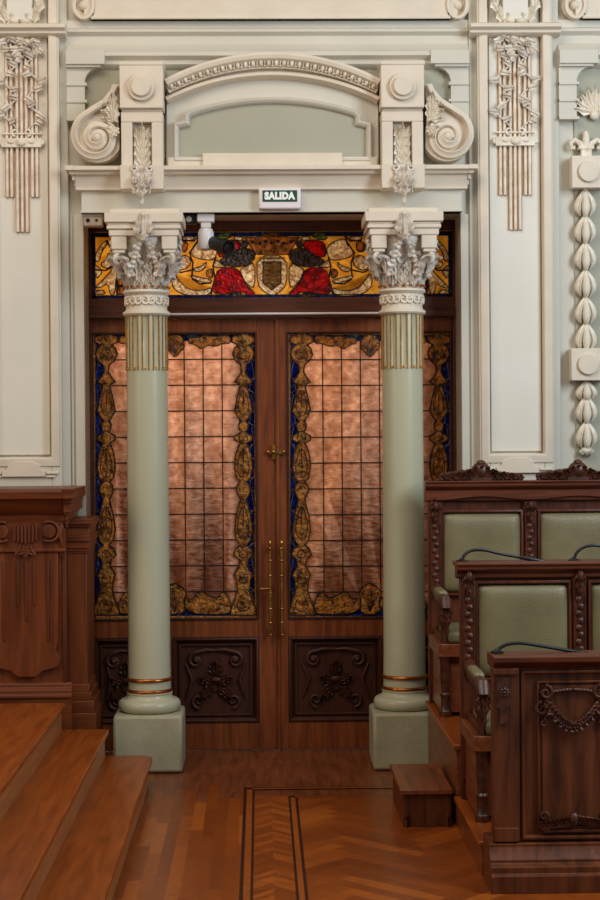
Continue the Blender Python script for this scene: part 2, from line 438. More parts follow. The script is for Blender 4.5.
# sage fields behind the volutes and at the far right
m_ = MB(); m_.box(IN_L+.10, IN_R-.10, YW-.012, YW, z(170), z(66)); trim(m_, 'sage', 'sage wall field behind the pediment', 0)
m_ = MB(); m_.box(PXR+.36, 3.3, YW-.012, YW, .9, z(66)); trim(m_, 'sage', 'sage wall panel with the plaster garland', 0)

# pilasters
def pilaster(xc, lb):
    m_ = MB(); Z0, Z1 = .5, ZT
    m_.box(xc-.265, xc+.265, YW-.035, YW, Z0, Z1)
    a, b_, c_ = .222, .160, .149
    zb = Zp(456, 9.9)
    m_.box(xc-a, xc-b_, YW-.085, YW, Z0, Z1); m_.box(xc+b_, xc+a, YW-.085, YW, Z0, Z1)
    m_.box(xc-b_, xc+b_, YW-.085, YW, Z0, zb)
    o = trim(m_, 'green', lb, .006)
    m2 = MB(); m2.band([(xc-b_, zb), (xc+b_, zb), (xc+b_, Z1), (xc-b_, Z1)], [(.0, YW-.094), (-.006, YW-.10), (-.02, YW-.10), (-.05, YW-.092), (-.052, YW-.08), (.004, YW-.06), (.004, YW-.03)], closed=True)
    m2.build('moulding', 'cream', o, .003)
    m3 = MB(); m3.box(xc-c_, xc+c_, YW-.052, YW, zb+.016, Z1); m3.build('inner_panel', 'panel', o, .004)
    m4 = MB()   # small tablet at the foot of the panel
    zt = zb-.02; m4.prism([(xc-.125, zt-.09), (xc+.125, zt-.09), (xc+.125, zt-.055), (xc+.10, zt-.05), (xc+.085, zt-.02), (xc+.05, zt), (xc-.05, zt), (xc-.085, zt-.02), (xc-.10, zt-.05), (xc-.125, zt-.055)], YW-.105, YW-.08)
    for sx in (-1, 1):
        m4.box(*sorted((xc+sx*.13, xc+sx*.20)), YW-.10, YW-.08, zt-.075, zt-.062)
        m4.box(*sorted((xc+sx*.13, xc+sx*.18)), YW-.10, YW-.08, zt-.095, zt-.085)
    m4.build('tablet', 'cream', o, .003)
    m5 = MB(); m5.sweepx(mould(YW, 0, [(.09, z(36)), (.12, z(33.5)), (.12, z(31)), (.15, z(29)), (.15, z(25.5)), (.13, z(24))]), xc-.265, xc+.265)
    m5.build('ledge', 'cream', o, .002)
pilaster(PXL, 'pale green and cream pilaster at the left edge of the photo')
pilaster(PXR, 'pale green and cream pilaster right of the doorway')
# jamb edge strips beside the opening
for xx, lb in ((XL, 'white jamb strip left of the doorway'), (XR, 'pale jamb strip right of the doorway')):
    sx = -1 if xx < 0 else 1
    m_ = MB(); m_.box(*sorted((xx-sx*.004, xx+sx*.05)), YW-.02, YW+.265, 0, ZS-.002)
    m_.box(*sorted((xx+sx*.062, xx+sx*.075)), YW-.012, YW, 0, ZS)
    trim(m_, 'green', lb, .004)

# entablature over the doorway
EX0, EX1 = U(76, 200, YE)[0], U(467, 200, YE)[0]
m_ = MB(); m_.box(EX0+.03, EX1-.03, YE, YW, ZS, z(168)); m_.box(EX0+.025, EX1-.025, YE-.012, YW, ZS, ZS+.014); trim(m_, 'green', 'pale green frieze band above the doorway', .003)
prc = [(.008, z(191)), (.03, z(190)), (.03, z(186)), (.05, z(181)), (.055, z(177)), (.085, z(176)), (.09, z(173.5)), (.12, z(172.5)), (.12, z(168.5)), (.10, z(168))]
trim(MB().sweepx(mould(YE, 0, prc), EX0, EX1), 'cream', 'cream moulded cornice shelf above the doorway', .002)
for sx, xx in ((-1, EX0), (1, EX1)):
    m_ = MB()
    for k, (p, zz) in enumerate([(.008, z(186)), (.016, z(181)), (.03, z(176)), (.05, z(172.5))]):
        z2 = [z(181), z(176), z(172.5), z(168)][k]
        m_.box(*sorted((xx, xx+sx*p)), YE-.03-.09*k/3, YW, zz, z2)
    trim(m_, 'cream', 'return of the cornice shelf on the %s side' % ('left' if sx < 0 else 'right'), .002)
# pediment
def arcpts(apx, half, R, x0=272.5, n=40, Y=9.9, full=None):
    """px arc with apex row apx, chord half-width half"""
    pts = []
    a1 = math.asin(half/R)
    for i in range(n+1):
        a = -a1+2*a1*i/n
        pts.append(U(x0+R*math.sin(a), apx+R-R*math.cos(a), Y))
    return pts
YP = YE-.02
base = arcpts(58, 106, 226)
body = [U(166, 168, 9.9), ] + base + [U(379, 168, 9.9)]
tympc = arcpts(104, 88, 262)
# green tympanum frame body with a true opening for the sage recess: built as back slab + moulded border
m_ = MB(); m_.prism(body, YP+.05, YW); trim(m_, 'green', 'pale green body of the arched pediment', .002)
m_ = MB(); m_.band(base, [(0.02, YP+.05), (.02, YP-.045), (0.005, YP-.052), (-.015, YP-.045), (-.030, YP-.02), (-.035, YP+.05)])
m_.band(arcpts(75, 106, 236), [(0.02, YP+.05), (.018, YP+.005), (.006, YP-.012), (-.006, YP-.012), (-.018, YP+.015), (-.022, YP+.05)])
ped = trim(m_, 'cream', 'cream arched pediment moulding above the doorway', .002)
m_ = MB(); eg = arcpts(64.5, 104, 230, n=56)
for i in range(1, 56):
    p = eg[i]; q = eg[i-1]; a = math.atan2(p[1]-q[1], p[0]-q[0])
    R = Matrix.Rotation(-a, 3, 'Y')
    if i % 2: m_.ell((p[0], YP-.016, p[1]), (.012, .02, .020), 10, R=R)
    else:
        m_.ell((p[0], YP-.012, p[1]+.006), (.006, .016, .016), 8, R=R); m_.ell((p[0], YP-.012, p[1]-.014), (.009, .014, .006), 8, R=R)
m_.band(arcpts(60.5, 105, 229), [(.004, YP+.04), (.004, YP-.03), (-.004, YP-.03), (-.004, YP+.04)])
m_.build('egg_and_dart_band', 'ivory', ped)
m_ = MB(); m_.band(arcpts(64.5, 105, 230), [(.026, YP+.05), (.026, YP-.005), (-.026, YP-.005), (-.026, YP+.05)]); m_.build('backing_band', 'cream', ped)
# tympanum recess: ears at the shoulders
ty = [U(179, 157, 9.9), U(179, 128, 9.9), U(190, 126, 9.9), U(190, 118, 9.9)] + arcpts(103.5, 80, 262, n=24) + [U(355, 118, 9.9), U(355, 126, 9.9), U(366, 128, 9.9), U(366, 157, 9.9)]
m_ = MB(); m_.prism(ty, YP+.03, YP+.06); fld = trim(m_, 'sage', 'sage field inside the arched pediment', 0)
m_ = MB(); m_.band(ty, [(0, YP+.05), (0, YP+.015), (.010, YP+.0), (.022, YP-.008), (.036, YP+.012), (.036, YP+.05)], closed=True)
trim(m_, 'green', 'moulded frame around the sage field of the pediment', .002)
m_ = MB(); x0, zz = U(203, 160, 9.9); x1, _ = U(342, 160, 9.9)
m_.box(x0, x1, YP-.02, YW, z(168), z(154)); xx0, xx1 = U(168, 160, 9.9)[0], U(377, 160, 9.9)[0]; m_.box(xx0, xx1, YP, YW, z(168), z(157.5))
trim(m_, 'cream', 'low cream sill under the pediment field', .003)

# pedestal blocks over the columns, with bosses, leaf niches and drops
def pedestal(xc, lb):
    e_ = empty('pedestal_block', (xc, YE, z(190)))
    tag(e_, lb, 'plaster block', 'pedestal blocks over the columns')
    zz = lambda py: z(py)-z(190)
    m_ = MB(); m_.box(-.125, .125, -.13, .10, zz(112), zz(67)); m_.box(-.13, .13, -.135, .10, zz(70), zz(66))
    m_.box(-.115, .115, -.10, .10, zz(114.5), zz(112)); m_.build('upper_block', 'cream', e_, .005)
    m_ = MB(); m_.cylY(0, zz(92), .078, -.155, -.13); m_.cylY(0, zz(92), .056, -.175, -.15, 28); m_.build('boss', 'cream', e_, .003)
    m_ = MB(); m_.box(-.12, .12, -.10, .10, zz(125), zz(114.5)); m_.box(-.12, -.055, -.10, .10, zz(168), zz(125)); m_.box(.055, .12, -.10, .10, zz(168), zz(125))
    m_.box(-.06, .06, -.04, .10, zz(168), zz(125)); m_.box(-.125, .125, -.135, .10, zz(192), zz(168)); m_.build('lower_block', 'cream', e_, .005)
    m_ = MB()
    for k in range(4):
        zb = zz(168)+k*.052
        for sx in (-1, 1): m_.leaf((sx*.005, -.07, zb), (sx*.55, -.1, 1), (0, -1, 0), .085, .05, .35, 2, 8, 4)
    m_.leaf((0, -.075, zz(166)), (0, -.05, 1), (0, -1, 0), .25, .045, .25, 4); m_.ell((0, -.085, zz(131)), (.016, .016, .016)); m_.build('niche_leaves', 'ivory', e_)
    m_ = MB()
    for sx in (-1, 0, 1): m_.leaf((sx*.015, -.135, zz(172)), (sx*.25, -.3, -1), (0, -1, .1), .12 if sx else .15, .06, .5, 3)
    for sx in (-1, 1): m_.spiral(sx*.045, -.145, zz(172), .024, .008, PI/2, sx*1.2, .008, .004, 20); m_.leaf((sx*.01, -.15, zz(182)), (sx*.4, -.1, -.9), (0, -1, 0), .11, .055, .4, 3)
    m_.leaf((0, -.17, zz(184)), (0, -.15, -1), (0, -1, 0), .12, .07, .5, 3); m_.ell((0, -.17, zz(204)), (.016, .016, .03)); m_.build('acanthus_drop', 'pearl', e_)
pedestal(U(142, 140, 9.8)[0], 'cream block with round boss above the left column')
pedestal(U(402.5, 140, 9.8)[0], 'cream block with round boss above the right column')

# volutes beside the blocks
def volute(xc, sx, lb):
    e_ = empty('scroll_volute', (xc, YE, z(168)))
    tag(e_, lb, 'plaster scroll', 'plaster scrolls beside the pediment')
    zc = z(139)-z(168)+.0
    m_ = MB()
    N = 80; sp_ = []
    a0 = math.radians(128)
    for i in range(N+1):
        t = i/N; a = a0+t*2*PI*2.2; r = .150*(.028/.150)**(t**.95)
        sp_.append((sx*r*math.cos(a), zc+r*math.sin(a)))
    pth = [(sx*.108, zc+.30), (sx*.092, zc+.262), (sx*.045, zc+.205), (sx*-.025, zc+.163)]+sp_
    if sx < 0: wd = -.021
    else: wd = .021
    m_.band(pth, [(wd, .0), (wd, -.085), (wd*.6, -.097), (-wd*.2, -.078), (-wd*.8, -.075), (-wd, -.06), (-wd, .0)])
    m_.build('scroll_band', 'cream', e_, .0015)
    m_ = MB(); disc = [(-.140*math.cos(2*PI*k/36)*sx, zc+.140*math.sin(2*PI*k/36)) for k in range(36)]
    m_.prism([(max(-.126, min(.126, a)), b_) for a, b_ in disc], -.045, .09)
    m_.prism([(sx*-.06, zc+.10), (sx*.12, zc+.02), (sx*.126, zc+.31), (sx*.085, zc+.31), (sx*.085, zc+.25), (sx*.03, zc+.19)], -.046, .089)
    m_.ell((0, -.065, zc), (.032, .035, .032), 14); m_.build('scroll_body', 'cream', e_, .002)
    m_ = MB()
    for a, L in ((.20, .10), (.15, .11), (.10, .10), (.04, .08)):
        m_.leaf((sx*.118, -.075, zc+a), (-sx*.9, -.1, .25-a*2), (0, -1, 0), L, .05, .45, 2)
    m_.leaf((sx*.10, -.085, zc+.09), (-sx*.05, -.1, 1), (0, -1, 0), .18, .065, .3, 4)
    m_.leaf((sx*.112, -.09, zc+.05), (-sx*.5, -.1, -1), (0, -1, 0), .07, .05, .4, 3); m_.build('acanthus_leaf', 'ivory', e_)
volute(U(97.5, 140, 9.85)[0], 1, 'large plaster spiral scroll left of the pediment')
volute(U(447.5, 140, 9.85)[0], -1, 'large plaster spiral scroll right of the pediment')

# rod-and-ivy ornaments on the pilasters
def rods(xc, lb):
    yf = YW-.052
    e_ = empty('rod_ornament', (xc, yf, z(230))); tag(e_, lb, 'plaster ornament', 'ribboned rod ornaments on the pilasters')
    Z = lambda py: z(py)-z(230)
    dx = .0235
    m_ = MB(); t_ = MB()
    for k in range(-3, 4):
        x = k*dx*1.0*1.15
        bot = 230 if abs(k) <= 1 else 195
        if abs(k) == 2: x *= 1.12
        if abs(k) == 3: x *= 1.06
        m_.tube([(x, -.014, Z(38)), (x, -.014, Z(bot))], .0085, 8)
        t_.box(x+.005, x+.0145, -.008, .0, Z(bot+.5), Z(38)); t_.box(x-.013, x-.007, -.006, .0, Z(bot), Z(38))  # tan strips stand in for the brown shadow beside each rod
    m_.build('rods', 'ivory', e_); t_.build('shade_backing', 'tan', e_)
    m_ = MB(); m_.box(-.115, .115, -.04, -.004, Z(146), Z(137)); m_.cylY(-.115, Z(141), .018, -.035, -.004, 12); m_.cylY(.115, Z(141), .018, -.035, -.004, 12)
    m_.ell((0, -.045, Z(141.5)), (.03, .012, .022)); m_.ell((-.06, -.042, Z(141)), (.02, .008, .01)); m_.ell((.06, -.042, Z(141)), (.02, .008, .01))
    for sx in (-1, 1): m_.spiral(sx*.035, -.03, Z(131), .024, .008, -PI/2, sx*1.1, .007, .004, 18)
    m_.box(-.115, .115, -.03, -.004, Z(133), Z(131.5)) ; m_.build('clasp', 'ivory', e_, .002)
    m_ = MB(); rnd = random.Random(3)
    for sx in (-1, 1):
        pts = [(sx*(.065+.04*math.sin(i*.75+(0 if sx > 0 else .6))), -.03-.006*math.cos(i*.75), Z(40)+(Z(128)-Z(40))*i/22) for i in range(23)]
        m_.tube(pts, .005, 6)
        for i in range(0, 22, 2):
            p = pts[i]; s2 = 1 if rnd.random() > .5 else -1
            m_.leaf((p[0], p[1]-.008, p[2]), (s2*.9, -.2, rnd.uniform(-.9, .4)), (0, -1, 0), rnd.uniform(.045, .065), .04, .3, 1, 6, 4)
    for i in range(16):
        m_.leaf((rnd.uniform(-.09, .09), -.03, Z(rnd.uniform(38, 54))), (rnd.uniform(-1, 1), -.2, rnd.uniform(-1, .5)), (0, -1, 0), .06, .045, .35, 1, 6, 4)
    m_.build('ivy', 'pearl', e_)
    # wreath and tablet above the ledge
    return e_
rods(PXL, 'plaster rods and ivy with clasp on the left pilaster')
rods(PXR, 'plaster rods and ivy with clasp on the right pilaster')
def wreath(xc, lb):
    yf = YW-.052
    e_ = empty('wreath_plaque', (xc, yf, z(24))); tag(e_, lb, 'plaster wreath', 'wreathed plaques at the pilaster tops')
    m_ = MB(); m_.box(-.075, .075, -.07, 0, .02, .30); m_.build('plaque', 'panel', e_, .006)
    m_ = MB()
    for sx in (-1, 1):
        for i in range(9):
            a = -1.25+i*.3
            x, zz = sx*.115*math.cos(a*.9), .13+.14*math.sin(a)
            m_.leaf((x, -.06, zz), (sx*(.5 if i % 2 else -.1), -.15, .9), (0, -1, 0), .07, .05, .3, 2, 6, 4)
        m_.tube([(sx*.115*math.cos(a*.9), -.045, .13+.14*math.sin(a)) for a in [-1.4+.2*i for i in range(14)]], .012, 8)
    m_.ell((-.03, -.07, .012), (.03, .02, .014)); m_.ell((.03, -.07, .012), (.03, .02, .014)); m_.build('leaf_wreath', 'ivory', e_)
wreath(PXL, 'leafy wreath and square plaque topping the left pilaster')
wreath(PXR, 'leafy wreath and square plaque topping the right pilaster')

# garland on the right
gx = U(586, 300, 9.95)[0]
YG = YW-.012
def blockboss(xc, py0, py1, lb):
    z0, z1 = Zp(py1, YG, 586), Zp(py0, YG, 586)
    e_ = empty('garland_block', (xc, YG, z0)); tag(e_, lb, 'plaster block', 'bossed blocks on the garland')
    hw = .098
    m_ = MB(); m_.box(-hw, hw, -.09, 0, 0, z1-z0); m_.build('block', 'cream', e_, .004)
    m_ = MB(); m_.cylY(0, (z1-z0)/2, .062, -.11, -.09); m_.build('boss', 'cream', e_, .004)
blockboss(gx+.01, 158, 190, 'upper white bossed block on the right-hand garland')
blockboss(gx, 349, 381, 'lower white bossed block on the right-hand garland')
def husk(py, k):
    zt = Zp(py, YG, 586)
    e_ = MB(); rr = [.004, .014, .021, .024, .021, .014, .003]
    for sx in (-1, 1):
        e_.tube([(sx*x*.98, y, zz) for x, y, zz in ((.004, -.028, 0), (.018, -.03, -.03), (.034, -.032, -.062), (.043, -.032, -.092), (.043, -.03, -.118), (.036, -.026, -.138), (.026, -.02, -.158))], rr, 10)
        e_.tube([(sx*x, y, zz) for x, y, zz in ((.010, -.05, -.02), (.030, -.058, -.07), (.040, -.056, -.11), (.030, -.04, -.145))], [.002, .004, .004, .002], 6)
    e_.tube([(0, -.035, -.004), (0, -.045, -.035), (0, -.052, -.07), (0, -.053, -.10), (0, -.05, -.13), (0, -.044, -.155), (0, -.035, -.172)], [q*1.05 for q in rr], 10)
    e_.ell((0, -.035, -.002), (.012, .012, .010))
    o = e_.build('husk', 'ivory', None); return o, zt
gar = empty('husk_garland', (gx, YG, Zp(455, YG, 586))); tag(gar, 'hanging white plaster leaf garland at the right edge', 'plaster garland')
h0, zt = husk(190, 0)
rows = [190, 216, 243, 270, 297, 323, 381, 396, 421]
for i, py in enumerate(rows):
    o = h0 if i == 0 else h0.copy()
    if i: COL.objects.link(o)
    o.parent = gar; o.location = (0, 0, Zp(py, YG, 586)-gar.location.z)
    if py == 381: o.scale = (1, 1, .72)
m_ = MB(); m_.ell((0, -.03, .025), (.04, .03, .025)); 
for a in range(8): m_.ell((.035*math.cos(a*PI/4), -.035, .02+.012*math.sin(a*PI/4)), .012, 8)
m_.build('bud', 'pearl', gar)
# fleur and palmette
fz = Zp(158, YG, 586)
fl = empty('fleur_finial', (gx+.005, YG, fz)); tag(fl, 'small plaster fleur-de-lis standing on the upper garland block', 'plaster finial')
m_ = MB(); m_.box(-.03, .03, -.06, 0, 0, .03); m_.ell((0, -.04, .09), (.022, .02, .065), 12)
for sx in (-1, 1): m_.tube([(sx*.015, -.04, .03), (sx*.035, -.04, .08), (sx*.065, -.04, .10), (sx*.09, -.04, .08), (sx*.085, -.04, .05), (sx*.065, -.04, .055)], [.016, .017, .016, .014, .012, .014], 8)
m_.box(-.045, .045, -.06, 0, .045, .06); m_.build('petals', 'ivory', fl, 0)
pz = Zp(118, YG, 596)
pf = empty('palmette', (gx+.06, YG, pz)); tag(pf, 'feathery plaster palmette above the fleur-de-lis at right', 'plaster ornament')
m_ = MB()
for k in range(-4, 5): a = k*.36; m_.leaf((0, -.02, .03), (math.sin(a), -.15, math.cos(a)), (0, -1, 0), .17-.008*abs(k), .05, .3, 2, 8, 4)
m_.ell((0, -.03, .01), (.03, .025, .03)); m_.build('leaves', 'ivory', pf)

# ------------------------------------------------------------------ doors and stained glass
DX0, DX1 = XL, XR
XMID = U(277.5, 500, YD)[0]
dz = lambda py: Zp(py, YD, 270)
# outer wooden frame + transom bars  (window_1 is the glazed transom)
m_ = MB(); m_.box(DX0, DX0+.02, YD-.03, YD+.12, 0, ZS); m_.box(DX1-.02, DX1, YD-.03, YD+.12, 0, ZS)
m_.box(DX0, DX1, YD-.03, YD+.12, dz(231), ZS); m_.box(DX0, DX1, YD-.04, YD+.12, dz(312), dz(298)); m_.box(DX0, DX1, YD-.06, YD+.10, dz(318), dz(311))
o = trim(m_, 'frame', 'dark wooden frame and transom bar around the glazed doors', .004)
m_ = MB(); m_.tube([(U(150, 316, YD)[0], YD-.068, dz(314.5)), (U(400, 316, YD)[0], YD-.068, dz(314.5))], .007, 8); m_.build('metal_strip', 'white', o)['label'] = 'thin pale metal strip'

def poly(pxs, Y): return [U(x, y, Y) for x, y in pxs]
def smooth_poly(pts, it=2):
    for _ in range(it):
        q = []
        for i in range(len(pts)):
            a, b_ = pts[i], pts[(i+1) % len(pts)]
            q += [(a[0]*.75+b_[0]*.25, a[1]*.75+b_[1]*.25), (a[0]*.25+b_[0]*.75, a[1]*.25+b_[1]*.75)]
        pts = q
    return pts
def piece(lead, mb, pxs, Y, w=1.0, sm=2, rel=0, mx=None):
    if mx is not None: pxs = [(2*mx-x, y) for x, y in pxs][::-1]
    if sm: pxs = smooth_poly(pxs, sm)
    P = poly(pxs, Y)
    if CUT[0] is not None: CUT[0].prism(P, Y-.05, Y+.05)
    mb.prism(P, Y-.006-rel, Y-.001)
    lead.band(P, [(.0028*w, Y-.009-rel), (.0028*w, Y-.001), (-.0028*w, Y-.001), (-.0028*w, Y-.009-rel)], closed=True)

def cut(o, cutter):
    c = cutter.build('cutter', 'lead')
    md = o.modifiers.new('cut', 'BOOLEAN'); md.operation = 'DIFFERENCE'; md.solver = 'EXACT'; md.use_self = True; md.object = c
    bpy.context.view_layer.update()
    me = bpy.data.meshes.new_from_object(o.evaluated_get(bpy.context.evaluated_depsgraph_get()))
    o.modifiers.remove(md)
    if len(me.polygons) > 5: o.data = me
    bpy.data.objects.remove(c)
CUT = [None]
# transom
YT = YD+.01
tr = empty('window_1', (XC, YD, dz(298))); struct(tr, 'long stained glass transom with crowned coat of arms')
def ch(mb, name, mat, parent, label=None, bevel=0, ang=38):
    o = mb.build(name, mat, None, bevel, ang); o.parent = parent; o.matrix_parent_inverse = Matrix.Translation(parent.location).inverted()
    if label: o['label'] = label
    return o
X0t, X1t = DX0+.02, DX1-.02
zt0, zt1 = dz(298), dz(232)
m_ = MB(); m_.box(X0t-.01, X1t+.01, YT, YT+.008, zt0-.015, zt1+.015); ground = ch(m_, 'amber_glass', 'yellow', tr)
bl = MB()
for a in ((X0t, X1t, zt0, dz(294.5)), (X0t, X1t, dz(236), zt1), (X0t, X0t+.022, zt0, zt1), (X1t-.022, X1t, zt0, zt1)): bl.box(a[0], a[1], YT-.004, YT-.001, a[2], a[3])
ch(bl, 'blue_border', 'blue', tr)
ld = MB(); mk = MB(); rd = MB(); gr = MB(); am = MB(); lg = MB(); st = MB()
for a in ((X0t, X1t, dz(295), dz(294.3)), (X0t, X1t, dz(236.3), dz(235.6))): ld.box(a[0], a[1], YT-.008, YT-.001, a[2], a[3])
CUT[0] = MB()
for mx in (None, 272.0):
    P = lambda *a, **k: piece(ld, *a, YT, mx=mx, **k)
    P(rd, [(304, 241), (316, 239.5), (325, 243), (327, 256), (318, 258), (310, 252), (303, 248)], sm=1)
    P(rd, [(305, 267.5), (326, 268), (330, 282), (332, 293.5), (318, 294.5), (305, 291), (291, 297), (288.5, 293), (299, 284)], sm=1)
    P(gr, [(288, 252), (297, 248), (307, 249), (311, 255), (322, 258.5), (325, 262), (316, 266.5), (300, 267), (290, 261)], sm=1)
    P(gr, [(296, 242), (302, 240), (303, 248), (297, 248)], sm=1); P(gr, [(306, 291.5), (318, 295), (310, 297), (298, 297)], sm=1)
    P(lg, [(311, 236), (316, 232), (326, 234), (327.5, 240), (318, 239.5)], sm=1)
    P(mk, [(300, 237.5), (309, 236), (310.5, 240), (303, 241)], sm=1)
    P(mk, [(289, 261.5), (300, 267.5), (304, 269), (302, 278), (294, 287), (289, 287)], sm=1)
    P(mk, [(317, 267), (322, 264.5), (328, 259), (331, 266), (327, 268)], sm=1)
    P(mk, [(326.5, 247), (335, 241), (344, 238.5), (348, 243), (354, 252), (350, 258), (332, 261), (327.5, 256)], sm=1)
    P(mk, [(352, 259), (361, 254), (370, 264), (366, 271), (355, 268)], sm=1); P(mk, [(349, 236.5), (361, 236.5), (362, 240), (351, 241)], sm=1)
    P(mk, [(331, 287), (342, 291), (356, 289.5), (365, 281), (370, 272), (373, 284), (366, 293), (350, 296.5), (335, 295.5)], sm=1)
    P(mk, [(330.5, 280.5), (343, 277.5), (354, 275), (351, 279.5), (336, 284)], sm=1)
    P(mk, [(337, 261), (341, 266), (352, 269), (347, 272.5), (339, 269)], sm=1)
    P(am, [(331, 268), (338, 271), (337, 277), (331, 279)], sm=1); P(am, [(356, 241), (366, 243), (365, 252), (357, 252)], sm=1)
    P(mk, [(94.5, 261), (97, 250), (106, 240), (108, 244), (102, 251), (99.5, 262)], sm=1)
    P(mk, [(100.5, 263), (106, 261), (108, 253), (110, 254), (110, 260), (113, 264), (108, 269), (102, 267)], sm=1)
    P(mk, [(94.5, 288), (107, 276), (113, 267.5), (119, 267), (116, 278), (115, 295), (110, 295), (108, 283), (100, 288)], sm=1)
    P(mk, [(94.5, 291), (103, 289.5), (106, 294), (96, 295)], sm=1); P(mk, [(94, 265), (99, 267), (103, 272), (96, 280)], sm=1)
    P(am, [(117.5, 279), (124, 279), (124, 285), (117.5, 285)], sm=0); P(am, [(117, 287), (125, 287), (124, 294.5), (117, 294.5)], sm=0)
    P(mk, [(126, 270), (132, 276), (131, 290), (126, 294)], sm=1); P(mk, [(113, 240), (122, 238), (122, 247), (115, 250)], sm=1)
    for c in ([(345, 236), (347, 243), (354.5, 253), (351, 263), (352, 276)], [(328, 257), (331, 266), (329, 278), (333, 295)], [(352, 270), (363, 272.5), (373, 268)], [(345, 236), (350, 241), (362, 240.5)], [(333, 283), (344, 284), (352, 279)],
              [(107, 240), (112, 252), (111, 262)], [(94, 270), (106, 270.5), (114, 266), (118, 256)], [(117, 268), (117, 296)], [(126, 258), (140, 262), (134, 282), (128, 296)], [(126, 286), (116, 286)]):
        if mx: c = [(2*mx-x, y) for x, y in c]
        q = [U(x, y, YT) for x, y in c]; ld.tube([(a, YT-.005, b_) for a, b_ in q], .0052, 6)
piece(ld, am, [(256, 254.5), (250, 246), (245, 237.5), (256, 238), (264, 234), (272, 232.5), (280, 234), (288, 238), (299, 237.5), (294, 246), (288, 254.5)], YT, sm=0, rel=.002)
for xk, yk in ((253, 242), (260, 243.5), (266, 241.5), (272, 243), (278, 241.5), (284, 243.5), (291, 242)):
    q0 = U(xk, yk, YT); ld.ell((q0[0], YT-.010, q0[1]), (.013, .004, .011), 8)
    q0 = U(xk+3.2, yk-3, YT); st.ell((q0[0], YT-.012, q0[1]), (.007, .004, .007), 8)
for k in range(9):
    q0 = U(258+k*3.5, 251, YT); st.ell((q0[0], YT-.012, q0[1]), (.006, .004, .006), 8)
piece(ld, mk, [(257, 256), (287, 256), (287, 284), (280, 292), (272, 296), (264, 292), (257, 284)], YT, sm=1)
piece(ld, am, [(263, 262), (281, 262), (281, 283), (272, 290), (263, 283)], YT, sm=0, rel=.004)
for k in range(5):
    c = [(263.5, 266+k*4.4), (268, 264.6+k*4.4), (273, 266.4+k*4.4), (280, 265.2+k*4.4)]
    st.tube([(U(a, b_, YT)[0], YT-.013, U(a, b_, YT)[1]) for a, b_ in c], .0055, 6)
for py in (258.5,):
    q0, q1 = U(259, py, YT), U(285, py, YT); st.box(q0[0], q1[0], YT-.010, YT-.006, q0[1]-.006, q0[1]+.006)
cut(ground, CUT[0]); CUT[0] = None
for mb, nme, mt in ((rd, 'ruby_mantle', 'red'), (gr, 'smoke_helmet', 'grey'), (lg, 'green_leaf_glass', 'leafgreen'), (mk, 'painted_scrolls', 'milk'), (am, 'crown_and_shield', 'amber'), (st, 'shield_stripes_and_pearls', 'goldline'), (ld, 'lead_lines', 'lead')): ch(mb, nme, mt, tr)

